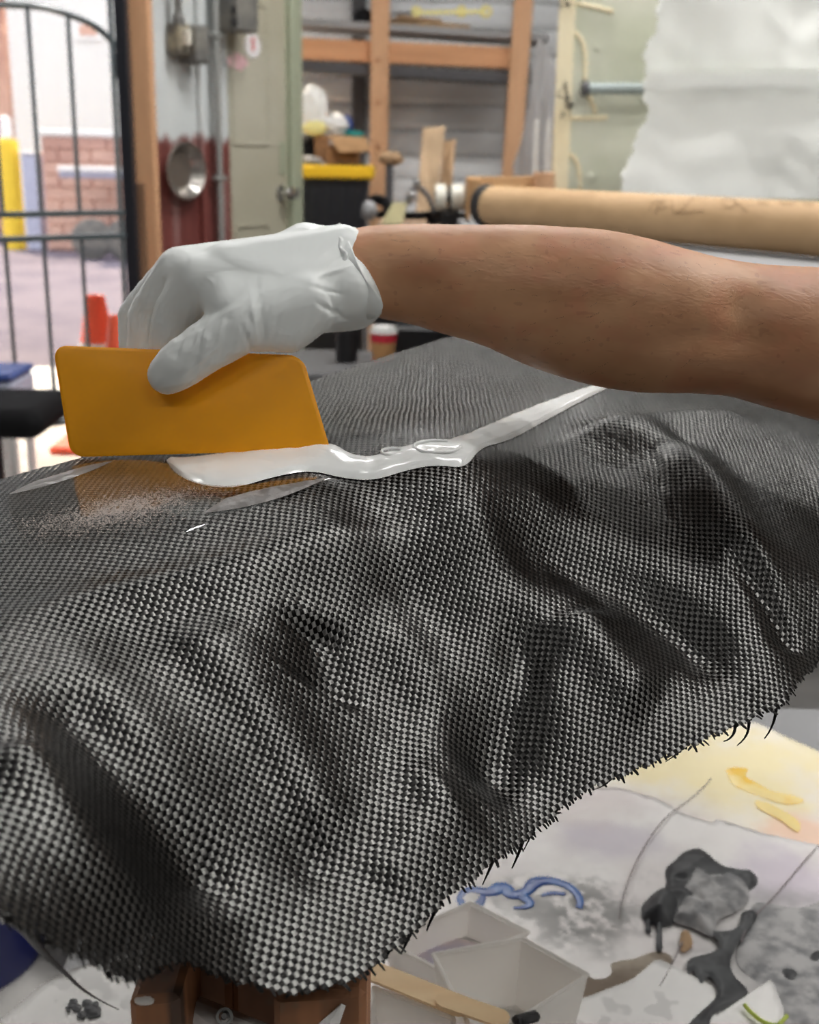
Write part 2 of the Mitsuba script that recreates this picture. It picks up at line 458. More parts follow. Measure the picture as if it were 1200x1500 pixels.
# raised panel mouldings (upper and lower)
for (z1, z2) in ((1.29, 1.85), (0.2, 0.95)):
    s0, s1 = pl(345, 300, offd), pl(394, 300, offd)
    for (p0, p1, zz0, zz1) in ((s1, s1, z1, z2), (s0, s0, z1, z2), (s0, s1, z1, z1), (s0, s1, z2, z2)):
        A = np.array([p0[0], p0[1], zz0]) + nW * 0.003; B = np.array([p1[0], p1[1], zz1]) + nW * 0.003
        put('moulding', bar(A, B, 0.014, 0.010, nW, 0.003), 'door', False, parent=dr_)
c = pl(411, 283, offd)
kn = put('knob', lathe([(0, 0), (0.034, 0), (0.034, 0.006), (0.014, 0.012), (0.012, 0.035), (0.028, 0.048), (0.03, 0.062), (0.02, 0.072), (0, 0.074)], 24, nW, c), 'chrome', 40, parent=dr_, label='shiny chrome door knob')
c = pl(413, 232, offd)
put('latch_plate', obox(c + nW * 0.004, [e, nW, Z], [0.035, 0.01, 0.14], 0.004), 'jamb', False, parent=dr_)
a, b = pl(429, 300, 0.0), pl(444, 300, 0.0)
L = np.linalg.norm((b - a)[:2]); c = (a + b) / 2 - nW * 0.055
put('trim_1', obox([c[0], c[1], 1.3], [e, nW, Z], [L, 0.12, 2.6], 0.006), 'jamb', False, kind='structure', label='pale green door jamb at the edge of the door')
a = pl(436, 283, 0.003)
put('strike_plate', obox(a, [e, nW, Z], [0.03, 0.006, 0.05], 0.002), 'grey_box', False, parent='trim_1')

k = thing('round_sticker', 'white oval-looking round sticker with a small red mark on the olive door', 'sticker')
c = pl(370, 66, offd + 0.002); r = abs(pl(370, 46)[2] - pl(370, 86)[2]) / 2
put('disc', lathe([(0, 0), (r, 0), (r, 0.002), (0, 0.002)], 40, nW, c), 'white_paper', False, parent=k)
put('red_mark', obox(c + nW * 0.003 + Z * 0.004, [e, nW, Z], [0.012, 0.002, 0.05], 0.0008), 'red', False, parent=k)
put('pink_ring', lathe([(r * 0.62, 0.002), (r * 0.66, 0.002), (r * 0.66, 0.0026), (r * 0.62, 0.0026), (r * 0.62, 0.002)], 40, nW, c), 'pink', False, parent=k)
c = pl(348, 90, offd + 0.003)
m = blob([0.06, 0.004, 0.032], [0, 0, 0], 3, 0.3, 2.5, 3)
m.vertices = m.vertices @ np.array([e, nW, Z]) + c
put('pink_label', m, 'pink', True, label='torn pink paper label on the door below the round sticker', cat='label')

# wooden plank and black post left of the pier
k = thing('door_plank', 'tall bare wooden plank between the black post and the maroon pier', 'plank')
A = at(212, 300, 4.55)
w = 33 / FPX * 4.55
put('board', cbox([A[0] - w / 2, 4.55, 0], [A[0] + w / 2, 4.62, 2.9], 0.005), 'plank', False, parent=k)
B = at(206, 268, 4.53)
put('spliced_board', cbox([B[0] - 0.022, 4.52, 0.0], [B[0] + 0.014, 4.549, B[2]], 0.004), 'plank_dark', False, parent=k, label='darker short board nailed on its lower half')
post = thing('gate_post', 'thick black steel gate post at the right edge of the gate', 'post')
A = at(189, 300, 4.45)
put('post', cbox([A[0] - 0.022, 4.45, 0], [A[0] + 0.02, 4.51, 2.9], 0.004), 'black_steel', False, parent=post)
for zz in (0.55, 1.5):
    put('hinge', lathe([(0, 0), (0.014, 0), (0.014, 0.09), (0, 0.09)], 14, origin=[A[0] - 0.03, 4.46, zz]), 'black_steel', False, parent=post)

# ---- the gate, swung a little
gt = thing('iron_gate', 'dark arched iron gate with upright bars, sunlit street behind', 'gate')
GP0 = at(180, 300, 4.46); GP0[2] = 0
GP1 = at(-20, 300, 4.1); GP1[2] = 0
gd = (GP1 - GP0); gd /= np.linalg.norm(gd); gn = np.array([gd[1], -gd[0], 0]);
if gn[1] > 0: gn = -gn
gp = lambda px, py: onp(px, py, GP0, gn)
W = 1.25
G = lambda s, z: GP0 + gd * s + Z * z
zr1, zr2, zb = gp(90, 313)[2], gp(90, 348)[2], gp(60, 622)[2]
s_of = lambda px: float(np.dot(gp(px, 300) - GP0, gd))
for zz, nm in ((zr1, 'rail'), (zr2, 'rail'), (max(zb, 0.04), 'rail')):
    put(nm, bar(G(0, zz), G(W, zz), 0.034, 0.02, Z, 0.002), 'gate', False, parent=gt)
sp = (s_of(0) - s_of(172)) / 3.15
ends = [(183, 72), (172, 57), (150, 38), (120, 24), (90, 14), (48, 10), (10, 9), (-15, 10)]
arc = smoothline([[s_of(x), gp(x, y)[2]] for x, y in ends], 40)
full = [list(q) for q in arc] + [[2 * arc[-1][0] - q[0], q[1]] for q in arc[::-1][1:]]
full = np.array([q for q in full if q[0] <= W])
put('arch_bar', tube([G(s, z) for s, z in full], 0.012, 8), 'gate', 30, parent=gt)
for px in (116, 60, 3, -55, -112, -170, -230):
    s = s_of(px)
    if s < W - 0.02:
        zt = np.interp(s, full[:, 0], full[:, 1])
        put('bar', bar(G(s, zr1), G(s, zt), 0.013, 0.013, gn, 0.002), 'gate', False, parent=gt)
        put('bar', bar(G(s, max(zb, 0.04)), G(s, zr2), 0.013, 0.013, gn, 0.002), 'gate', False, parent=gt)
put('stile', bar(G(0.012, 0.03), G(0.012, 2.0), 0.014, 0.02, gn, 0.003), 'gate', False, parent=gt)
put('stile', bar(G(W, 0.03), G(W, 2.0), 0.025, 0.025, gn, 0.003), 'gate', False, parent=gt)

# ---- outside
put('pavement', cbox([-9, 5.9, -0.1], [-1.1, 6.9, 0.004], 0.001), 'concrete', False, kind='structure')
put('street', cbox([-30, 6.9, -0.12], [8, 40, -0.02], 0.001), 'asphalt', False, kind='structure')


def house(name, px0, px1, Y, dep, H, m, label, wins, roofm):
    t = thing(name, label, 'building')
    x0, x1 = at(px0, 200, Y)[0], at(px1, 200, Y)[0]
    put('wall', cbox([x0, Y, -0.02], [x1, Y + dep, H], 0.02), m, False, parent=t)
    put('roof', cbox([x0 - 0.2, Y - 0.25, H], [x1 + 0.2, Y + dep + 0.2, H + 0.18], 0.03), roofm, False, parent=t)
    for (a, b, c_, d) in wins:
        A, B = at(a, b, Y), at(c_, d, Y)
        w_ = put('window_frame', cbox([A[0], Y - 0.04, B[2]], [B[0], Y + 0.01, A[2]], 0.01), 'white', False, parent=t)
        put('pane', cbox([A[0] + 0.06, Y - 0.05, B[2] + 0.06], [B[0] - 0.06, Y - 0.035, A[2] - 0.06], 0.005), 'brick', False, parent=w_)
    return t


house('white_building', 22, 260, 17.0, 6, 5.2, 'facade', 'bright white building across the street beyond the gate', [(110, 30, 150, 60)], 'facade')
house('brick_building', -320, 19, 19.0, 6, 3.4, 'brick', 'reddish brown building across the street at the left edge', [(-60, 120, -20, 190)], 'brick')
A = at(120, 300, 15.5)
k = thing('low_brick_wall', 'low brown brick wall across the street, seen through the gate bars', 'wall')
x0, x1 = at(66, 300, 15.5)[0], at(230, 300, 15.5)[0]
ztop = at(120, 200, 15.5)[2]
put('core', cbox([x0, 15.53, -0.02], [x1, 15.75, ztop - 0.02], 0.01), 'brick', False, parent=k)
bh, bl = ztop / 9.0, 0.42
shared = {}
for r_ in range(9):
    for c_ in range(int((x1 - x0) / bl) + 1):
        xa = max(x0, x0 + c_ * bl - (r_ % 2) * bl / 2); xb = min(x1, x0 + (c_ + 1) * bl - (r_ % 2) * bl / 2)
        if xb - xa > 0.06:
            put('brick', cbox([xa + 0.01, 15.49 + rng.uniform(0, 0.012), r_ * bh + 0.008], [xb - 0.01, 15.54, (r_ + 1) * bh - 0.008], 0.006), 'brick', False, parent=k)
put('coping', cbox([x0 - 0.05, 15.44, ztop], [x1 + 0.05, 15.8, ztop + 0.08], 0.02), 'facade', False, parent=k)
# pale curb bar seen above the rail
x0, x1 = at(40, 255, 14.3)[0], at(182, 255, 14.3)[0]
k = thing('parked_trailer', 'low pale flatbed trailer parked across the street', 'trailer')
zt = at(120, 248, 14.3)[2]
put('deck', cbox([x0 + 0.4, 14.2, zt - 0.1], [x1, 15.3, zt], 0.02), 'greyblue', False, parent=k)
put('side_rail', cbox([x0 + 0.4, 14.16, zt - 0.03], [x1, 14.2, zt + 0.04], 0.01), 'white', False, parent=k)
for xw in (x0 + 0.7, x0 + 1.1):
    put('wheel', lathe([(0, -0.09), (0.18, -0.09), (0.24, -0.06), (0.24, 0.06), (0.18, 0.09), (0, 0.09)], 24, (0, 1, 0), [xw, 14.4, 0.22]), 'grey_box', 30, parent=k)
k = thing('yellow_bollard', 'tall yellow bollard outside the gate at the left edge', 'bollard')
A = at(10, 200, 15.7); r = 15 / FPX * 15.7
put('post', lathe([(0, 0), (r, 0), (r, A[2] - 0.05), (r * 0.8, A[2] - 0.01), (0, A[2])], 24, origin=[A[0], 15.7, -0.02]), 'yellow_sign', 30, parent=k)
put('cap', lathe([(0, 0), (r * 0.55, 0), (r * 0.5, 0.24), (r * 0.2, 0.28), (0, 0.28)], 20, origin=[A[0], 15.7, A[2] - 0.02]), 'white', 30, parent=k, label='white rounded cap')
k = thing('pale_bin', 'pale lilac bin standing outside next to the yellow bollard', 'bin')
a, b = at(30, 226, 15.5), at(60, 330, 15.5)
m = cbox([a[0], 15.5, -0.02], [b[0], 15.8, a[2]], 0.02)
put('body', m, 'greyblue', False, parent=k)
put('lid', cbox([a[0] - 0.02, 15.47, a[2]], [b[0] + 0.02, 15.83, a[2] + 0.04], 0.015), 'white', False, parent=k)

# traffic cone
k = thing('traffic_cone', 'bright orange traffic cone just inside the gate, behind the yellow spreader', 'traffic cone')
cb = atz(152, 652, 0.0); cz = at(143, 434, cb[1])[2]
rb = 0.145
put('body', lathe([(rb, 0.03), (0.04, cz), (0.036, cz + 0.004), (0.03, cz), (rb - 0.01, 0.03), (rb, 0.03)], 40, origin=[cb[0], cb[1], 0]), 'cone', 40, parent=k)
put('base', obox([cb[0], cb[1], 0.016], np.eye(3), [0.38, 0.38, 0.032], 0.012), 'cone', False, parent=k)
put('collar', lathe([(0.099, 0.30), (0.104, 0.30), (0.075, 0.46), (0.070, 0.46), (0.099, 0.30)], 40, origin=[cb[0], cb[1], 0]), 'white', 40, parent=k, label='pale reflective collar')
# small second cone to its right
k = thing('traffic_cone', 'second orange traffic cone half hidden behind the first, to its right', 'traffic cone')
yc = 3.85; q = at(171, 462, yc)
put('body', lathe([(0.14, 0.03), (0.024, q[2]), (0.018, q[2]), (0.13, 0.03), (0.14, 0.03)], 32, origin=[q[0], yc, 0]), 'cone', 40, parent=k)
put('base', obox([q[0], yc, 0.016], np.eye(3), [0.36, 0.36, 0.032], 0.012), 'cone', False, parent=k)

# black padded chair and blue case at left edge
k = thing('shop_stool', 'black padded stool seat at the left edge in front of the gate', 'stool')
a = at(60, 612, 3.3)
c = np.array([a[0] - 0.2, 3.45, a[2] - 0.02])
m = m3.Manifold.batch_hull([m3.Manifold.sphere(0.045, 24).translate([c[0] + sx * 0.16, c[1] + sy * 0.14, c[2]]) for sx in (-1, 1) for sy in (-1, 1)])
put('seat', m, 'black_soft', True, parent=k)
put('column', tube([[c[0], c[1], 0.06], [c[0], c[1], c[2] - 0.02]], 0.025, 14), 'black', 30, parent=k)
for j in range(5):
    th = j * 2 * np.pi / 5 + 0.3
    put('leg', bar([c[0], c[1], 0.08], [c[0] + 0.27 * math.cos(th), c[1] + 0.27 * math.sin(th), 0.03], 0.035, 0.03, Z, 0.006), 'black', False, parent=k)
k = thing('blue_case', 'light blue and grey case on a stand at the left edge by the gate', 'case')
a, b = at(-40, 548, 3.72), at(20, 600, 3.72)
put('case', cbox([a[0], 3.72, b[2]], [b[0], 3.95, a[2] - 0.025], 0.012), 'greyblue', False, parent=k)
put('lid', cbox([a[0] - 0.004, 3.715, a[2] - 0.024], [b[0] + 0.004, 3.955, a[2]], 0.01), 'blue', False, parent=k, label='bright blue lid')
for sx in (a[0] + 0.02, b[0] - 0.02):
    for sy in (3.75, 3.92):
        put('leg', cbox([sx - 0.012, sy - 0.012, 0], [sx + 0.012, sy + 0.012, b[2] - 0.002], 0.003), 'white', False, parent=k)

# ================================================================== back corner: shelf, bench, bin
k = thing('wooden_shelf', 'tall timber shelf frame with an orange brown beam against the grey slatted wall', 'shelf')
YS = 6.05
a, b = at(541, 300, YS), at(567, 300, YS)
put('upright', cbox([a[0], YS, 0], [b[0], YS + 0.09, 3.0], 0.006), 'stud', False, parent=k)
A, B = at(772, -60, YS - 0.02), at(752, 262, YS - 0.02)
put('upright', bar(A, [B[0] - 0.02, B[1], B[2] - 0.25], 0.09, 0.05, (0, -1, 0), 0.006), 'stud', False, parent=k)
A, B = at(430, 71, YS + 0.1), at(757, 86, YS + 0.1)
put('beam', bar(A, B, 0.05, 0.10, Z, 0.006), 'beam', False, parent=k)
A, B = at(430, 36, YS + 0.2), at(800, 60, YS + 0.2)
put('shelf_board', bar(A, B, 0.34, 0.035, Z, 0.004), 'grey_shelf', False, parent=k, label='grey shelf board')
A, B = at(430, 97, YS + 0.16), at(757, 116, YS + 0.16)
put('under_strip', bar(A, B, 0.16, 0.05, Z, 0.004), 'dark_steel', False, parent=k, label='dark strip under the beam')  # dark strip along the underside of the beam
for px in (524, 750):
    a = at(px, 300, YB - 0.06)
    put('steel_post', cbox([a[0] - 0.035, YB - 0.08, 0], [a[0] + 0.035, YB - 0.02, 3.0], 0.006), 'dark_steel', False, parent=k, label='dark steel post in front of the slats')
for q in (88, 150, 215):
    a = at(554, q, YS - 0.001)
    put('bolt', lathe([(0, 0), (0.011, 0), (0.011, 0.006), (0, 0.008)], 12, (0, -1, 0), a), 'oldwood', False, parent=k)
zs = lambda px: at(px, 36 + (px - 430) * 24 / 370, YS + 0.2)[2] + 0.02

k = thing('wooden_offcut', 'long brown wooden offcut lying on the high grey shelf', 'wood offcut')
A, B = at(572, 32, YS + 0.12), at(688, 44, YS + 0.12)
put('strip', bar(A + [0, 0, -0.004], B, 0.06, 0.04, Z, 0.004), 'kraft_dark', False, parent=k)
put('strip', bar(A + [0.03, 0.05, 0.028], A * 0.35 + B * 0.65 + [0, 0.05, 0.028], 0.05, 0.022, Z, 0.004), 'kraft_dark', False, parent=k)
k = thing('yellow_wrench', 'long dull yellow wrench hung above the high shelf', 'wrench')
A, B = at(604, 19, YS + 0.05), at(712, 17, YS + 0.05)
put('shaft', bar(A, B, 0.012, 0.018, Z, 0.003), 'yellow_pale', False, parent=k)
for P_, r in ((B, 0.022), (at(676, 17, YS + 0.05), 0.02), (at(610, 17, YS + 0.05), 0.018)):
    put('jaw', trimesh.creation.torus(r, 0.008, 24, 8, transform=trimesh.transformations.translation_matrix(P_) @ trimesh.geometry.align_vectors([0, 0, 1], [0, 1, 0])), 'yellow_pale', True, parent=k)
put('hanger', bar(at(560, 22, YS + 0.06), A, 0.012, 0.012, Z, 0.002), 'dark_steel', False, parent=k)
a = at(533, 27, YS + 0.1)
put('black_pouch', blob([0.05, 0.06, 0.045], a, 5, 0.12, 1.5, 3), 'black_soft', True, label='small black pouch on the shelf left of the upright', cat='pouch')

# bench with clutter
YBN = 4.25
zb_ = at(620, 329, YBN + 0.15)[2]
k = thing('rear_bench', 'brown topped bench along the back wall under the kraft bags', 'bench')
x0, x1 = at(549, 330, YBN)[0], 1.9
put('top', cbox([x0, YBN, zb_ - 0.04], [x1, 5.35, zb_], 0.006), 'bench', False, parent=k)
put('rear_leg', cbox([x0 + 0.02, 5.2, 0], [x0 + 0.09, 5.3, zb_ - 0.04], 0.005), 'dark_steel', False, parent=k)
for xx in (x0 + 0.02, x1 - 0.1):
    put('leg', cbox([xx, YBN + 0.02, 0], [xx + 0.07, YBN + 0.09, zb_ - 0.04], 0.005), 'black_steel', False, parent=k)
k = thing('low_shelf', 'dark grey low shelf holding the paper cup, under the gloved wrist', 'shelf')
zl = at(562, 531, 3.95)[2]
a = at(452, 520, 3.9)
put('board', cbox([a[0] - 0.3, 3.72, zl - 0.03], [0.15, 4.2, zl], 0.006), 'dark_shelf', False, parent=k)
for xx in (a[0] - 0.28, 0.09):
    put('leg', cbox([xx, 3.74, 0], [xx + 0.05, 3.8, zl - 0.03], 0.004), 'black_steel', False, parent=k)
put('front_panel', cbox([x0, 4.205, 0.0], [1.2, 4.225, zb_ - 0.05], 0.004), 'black', False, parent='rear_bench', label='black front panel')
put('trim_strip', cbox([x0, 4.2, zb_ - 0.075], [1.2, 4.23, zb_ - 0.05], 0.004), 'dark_steel', False, parent='rear_bench')
k = thing('tool_case', 'black tool case on the low shelf behind the paper cup', 'tool case')
a, b = at(575, 478, 4.0), at(648, 478, 4.0)
m = cbox([a[0], 4.0, zl + 0.001], [b[0], 4.14, a[2]], 0.012); put('case', m, 'black', False, parent=k)
a, b = at(596, 474, 4.08), at(628, 474, 4.08)
put('handle', tube([a - Z * 0.01, a + Z * 0.018, b + Z * 0.018, b - Z * 0.01], 0.007, 8), 'black_soft', 30, parent=k)
k = thing('spray_bottle', 'small dark bottle with a clear nozzle on the low shelf', 'bottle')
a = at(508, 512, 3.95)
put('body', lathe([(0, 0), (0.036, 0), (0.038, 0.01), (0.038, 0.12), (0.02, 0.15), (0.02, 0.165), (0, 0.165)], 24, origin=[a[0], 3.95, zl]), 'black', 30, parent=k)
a = at(506, 487, 3.9)
put('nozzle', lathe([(0, 0), (0.012, 0), (0.014, 0.05), (0.009, 0.07), (0, 0.07)], 16, origin=[a[0], 3.92, zl + 0.15]), 'pipe', 30, parent=k)
k = thing('paper_cup', 'brown takeaway paper cup with a red band and white lid on the low shelf', 'cup')
a = at(562, 500, 3.88); zt = at(562, 486, 3.88)[2]; H = zt - zl
put('cup', lathe([(0, 0), (0.033, 0), (0.034, 0.004), (0.044, H), (0.0, H)], 32, origin=[a[0], 3.88, zl]), 'cup_brown', 30, parent=k)
put('band', lathe([(0.0405, H * 0.72), (0.0425, H * 0.72), (0.0455, H), (0.044, H), (0.0405, H * 0.72)], 32, origin=[a[0], 3.88, zl]), 'red', 30, parent=k, label='red band')
put('bottom_band', lathe([(0.033, 0.0), (0.036, 0.0), (0.0375, H * 0.2), (0.035, H * 0.2), (0.033, 0)], 32, origin=[a[0], 3.88, zl]), 'red', 30, parent=k)
put('lid', lathe([(0, H + 0.015), (0.036, H + 0.015), (0.038, H + 0.019), (0.041, H + 0.017), (0.043, H + 0.004), (0.047, H + 0.003), (0.047, H - 0.003), (0, H - 0.003)][::-1], 32, origin=[a[0], 3.88, zl]), 'white', 30, parent=k, label='white lid')

k = thing('black_tote', 'black storage tote with a bright yellow rim beside the door jamb', 'storage bin')
YT = 5.62; sT = YT / 4.45
a, b = at(452, 258, YT), at(538, 400, YT)
x0, x1, zt, zq = a[0] - 0.10, b[0], a[2], b[2] - 0.1
q = 0.03; Dp = 0.30
pts = [[x0, YT, zt], [x1, YT, zt], [x1, YT + Dp, zt], [x0, YT + Dp, zt], [x0 + q, YT + q, zq], [x1 - q, YT + q, zq], [x1 - q, YT + Dp - q, zq], [x0 + q, YT + Dp - q, zq]]
ob = m3.Manifold.hull_points(np.array(pts)); inn = m3.Manifold.hull_points(np.array(pts) * 1.0 + np.array([[0.01, 0.01, 0.01], [-0.01, 0.01, 0.01], [-0.01, -0.01, 0.01], [0.01, -0.01, 0.01], [0.01, 0.01, 0.012], [-0.01, 0.01, 0.012], [-0.01, -0.01, 0.012], [0.01, -0.01, 0.012]]))
put('body', ob - inn, 'tote', False, parent=k)
for xx in np.linspace(x0 + 0.06, x1 - 0.05, 5):
    put('rib', cbox([xx - 0.008, YT - 0.004, zq + 0.05], [xx + 0.008, YT + 0.03, zt - 0.06], 0.004), 'tote', False, parent=k)
za = at(500, 242, YT)[2]
rim = m3.Manifold.hull_points(np.array(cbox([x0 - 0.02, YT - 0.03, zt - 0.01], [x1 + 0.025, YT + Dp + 0.02, za], 0.012).vertices)) - m3.Manifold.cube([x1 - x0 - 0.02, Dp - 0.02, 1.0]).translate([x0 + 0.01, YT + 0.01, zt - 0.5])
put('rim', rim, 'yellow', False, parent=k, label='bright yellow rim')
cs = thing('tote_stand', 'dark crate stand under the black tote', 'stand')
put('box', cbox([x0 + 0.03, YT + 0.03, 0], [x1 - 0.03, YT + Dp - 0.03, zq], 0.01), 'black', False, parent=cs)

# in the tote: carton, bag, cloths
k = thing('carton', 'open brown cardboard carton stuck in the black tote with a flap bent out', 'cardboard box')
a, b = at(478, 212, YT + 0.06), at(524, 250, YT + 0.06)
xa, xb, zA, zB = a[0], b[0], b[2] - 0.05, a[2]
ring = m3.Manifold.cube([xb - xa, 0.2, zB - zA]).translate([xa, YT + 0.05, zA]) - m3.Manifold.cube([xb - xa - 0.012, 0.188, 1]).translate([xa + 0.006, YT + 0.056, zA + 0.006])
put('box', ring, 'cardboard_in', False, parent=k)
fl = np.array([at(481, 199, YT + 0.045), at(537, 202, YT + 0.045), at(543, 222, YT + 0.0), at(497, 224, YT + 0.0)])
put('flap', slab(np.array([[fl[0], fl[1]], [fl[3], fl[2]]]), 0.005, [0, 0.6, -0.8]), 'cardboard', False, parent=k)
fl = np.array([at(460, 196, YT + 0.1), at(483, 199, YT + 0.06), at(479, 238, YT + 0.06), at(462, 238, YT + 0.1)])
put('flap', slab(np.array([[fl[0], fl[1]], [fl[3], fl[2]]]), 0.005, [0.3, -1, 0]), 'cardboard_in', False, parent=k)
k = thing('white_bag', 'puffy white bag with a pale yellow bottom leaning on top of the black tote', 'bag')
c = at(460, 160, YT + 0.1)
put('bag', blob([0.0634, 0.0366, 0.1098], c, 2, 0.26, 1.7, 4), 'white', True, parent=k)
c2 = at(461, 188, YT + 0.085)
put('bottom', blob([0.0573, 0.0342, 0.0366], c2, 4, 0.12, 1.5, 3), 'yellow_pale', True, parent=k, label='pale yellow bottom')
k = thing('cardboard_strip', 'narrow brown cardboard strip sticking up behind the white bag', 'cardboard')
fl = np.array([at(456, 128, YT + 0.16), at(470, 130, YT + 0.16), at(486, 190, YT + 0.14), at(468, 190, YT + 0.14)])
put('strip', slab(np.array([[fl[0], fl[1]], [fl[3], fl[2]]]), 0.004, [0, -1, 0]), 'cardboard', False, parent=k)
k = thing('crumpled_paper', 'crumpled white paper between the bag and the blue cloth', 'paper')
put('sheet', blob([0.0549, 0.0366, 0.0439], at(492, 181, YT + 0.1), 9, 0.4, 2.2, 3), 'white_paper', False, parent=k)
put('blue_rag', blob([0.0268, 0.0366, 0.0415], at(509, 183, YT + 0.14), 11, 0.35, 2.0, 3), 'blue', True, label='blue rag poking out of the black tote', cat='rag')
put('teal_rag', blob([0.0512, 0.0427, 0.0195], at(518, 198, YT + 0.12), 12, 0.35, 2.0, 3), 'teal', True, label='teal green rag lying by the carton flap', cat='rag')
put('black_sleeve', blob([0.0671, 0.0488, 0.0610], at(452, 218, YT + 0.16), 13, 0.3, 2.0, 3), 'black_soft', True, label='black garment stuffed in the black tote below the white bag', cat='garment')
put('grey_rag', blob([0.0610, 0.0366, 0.0244], at(452, 236, YT + 0.05), 14, 0.3, 2.0, 3), 'grey_shelf', True, label='grey rag hanging over the yellow rim', cat='rag')

# kraft bags and small clutter on the bench
def paper_bag(label, q, Y, th, m):
    t = thing('kraft_bag', label, 'paper bag')
    f = np.array([at(x, y, Y + dy) for x, y, dy in q])       # tl tr br bl
    n = 9
    u, v = np.meshgrid(np.linspace(0, 1, n), np.linspace(0, 1, n * 2), indexing='ij')
    P = ((1 - u) * (1 - v))[..., None] * f[0] + (u * (1 - v))[..., None] * f[1] + (u * v)[..., None] * f[2] + ((1 - u) * v)[..., None] * f[3]
    d = (meshkit.fbm(np.stack([u * 3, v * 5, u * 0 + Y], -1), 3) - 0.5) * 0.05
    P[..., 1] += d
    P[..., 2] = np.maximum(P[..., 2], zb_ + 0.002)
    put('front', slab(P.transpose(1, 0, 2), th, [0, -1, 0]), m, 30, parent=t)
    s = P[0]
    side = np.stack([s, s + [0.006, th, 0]], 1)
    put('gusset', slab(side, 0.004, [1, 0, 0]), 'kraft_dark', 30, parent=t)
    return t


paper_bag('tall flat kraft paper bag standing on the rear bench', [(621, 187, 0.35), (653, 184, 0.35), (636, 326, 0.1), (610, 326, 0.1)], 4.6, 0.03, 'bag_paper')
paper_bag('shorter darker kraft bag leaning behind the tall one', [(652, 206, 0.4), (668, 204, 0.4), (660, 300, 0.25), (640, 320, 0.25)], 4.65, 0.03, 'kraft_dark')
k = thing('olive_card', 'small olive card leaning on the rear bench beside the black tote', 'card')
f = [at(575, 297, 4.36), at(597, 296, 4.36), at(590, 328, 4.28), at(558, 328, 4.28)]
put('card', slab(np.array([[f[0], f[1]], [f[3], f[2]]]), 0.008, [0, -1, 0.2]), 'olive', False, parent=k)
k = thing('steel_clamp', 'open steel clamp with bright jaws in front of the tall kraft bag', 'clamp')
P1, P2, P3 = at(598, 300, 4.4), at(612, 272, 4.42), at(636, 316, 4.4)
put('arm', tube(smoothline([P1, at(600, 285, 4.41), P2], 10, 2), 0.008, 8), 'dark_steel', True, parent=k)
put('arm', tube(smoothline([P2, at(625, 285, 4.41), P3], 10, 2), 0.009, 8), 'dark_steel', True, parent=k)
put('jaw', blob([0.014, 0.012, 0.022], at(611, 270, 4.4), 1, 0.1, 1, 3), 'chrome', True, parent=k, label='bright jaw')
put('jaw', blob([0.015, 0.012, 0.02], at(603, 287, 4.38), 2, 0.1, 1, 3), 'chrome', True, parent=k, label='bright lower jaw')
k = thing('power_cable', 'tangle of black cable lying on the rear bench', 'cable')
put('coil', tube([at(x, y, 4.42 + 0.02 * math.sin(i)) for i, (x, y) in enumerate(smoothline([(540, 300), (552, 290), (568, 300), (560, 314), (545, 308), (548, 296), (580, 312), (600, 316), (640, 312), (668, 308), (660, 314), (630, 318)], 60))], 0.013, 8), 'black_soft', True, parent=k)
put('brown_glove', blob([0.05, 0.03, 0.026], at(573, 232, 4.95), 21, 0.3, 2, 3), 'kraft_dark', True, label='brown leather work glove beside the timber upright', cat='work glove')
put('glove_stand', cbox([at(570, 300, 4.95)[0] - 0.015, 4.93, zb_], [at(570, 300, 4.95)[0] + 0.015, 4.97, at(573, 240, 4.95)[2]], 0.004), 'dark_steel', False, label='short dark peg under the brown work glove', cat='peg')
put('white_jug', blob([0.03, 0.04, 0.036], at(541, 308, 4.36), 22, 0.1, 1.5, 3), 'grey_shelf', True, label='small grey white jug at the foot of the timber upright', cat='jug')

# two rolls of white tape on a bar
k0 = None
for x0, x1, lab in ((638, 656, 'white tape roll on the rear bench, the one nearer the kraft bags'), (661, 683, 'white tape roll on the rear bench, the one nearer the plywood box')):
    t = thing('tape_roll', lab, 'tape roll')
    Y = 4.3
    a, b = at(x0, 289, Y), at(x1 - 2, 289, Y); r = abs(at(650, 269, Y)[2] - at(650, 308, Y)[2]) / 2
    L = b[0] - a[0]
    put('tape', lathe([(r * 0.55, 0), (r * 0.97, 0), (r, 0.004), (r, L - 0.004), (r * 0.97, L), (r * 0.55, L), (r * 0.55, 0)], 40, (1, 0, 0.02), a), 'tape', 30, parent=t)
    put('core', lathe([(r * 0.5, -0.003), (r * 0.55, -0.003), (r * 0.55, L + 0.003), (r * 0.5, L + 0.003), (r * 0.5, -0.003)], 32, (1, 0, 0.02), a), 'black', 30, parent=t)
k = thing('tape_holder', 'black spindle and flange holding the two white tape rolls', 'holder')
a = at(657, 289, 4.3); r = abs(at(650, 269, 4.3)[2] - at(650, 308, 4.3)[2]) / 2
put('disc', lathe([(0, 0), (r * 0.9, 0), (r * 0.9, 0.007), (0, 0.007)], 36, (1, 0, 0.02), a), 'black', 30, parent=k)
a2 = at(683, 289, 4.3)
put('disc', lathe([(0, 0), (r * 0.97, 0), (r * 0.97, 0.02), (0, 0.02)], 36, (1, 0, 0.02), a2), 'black', 30, parent=k)
put('spindle', tube([at(636, 289, 4.3), at(688, 290, 4.3)], 0.014, 12), 'black', 30, parent=k)
put('foot', cbox([a2[0] - 0.09, 4.27, zb_], [a2[0] + 0.03, 4.36, at(680, 312, 4.3)[2]], 0.005), 'black', False, parent=k)

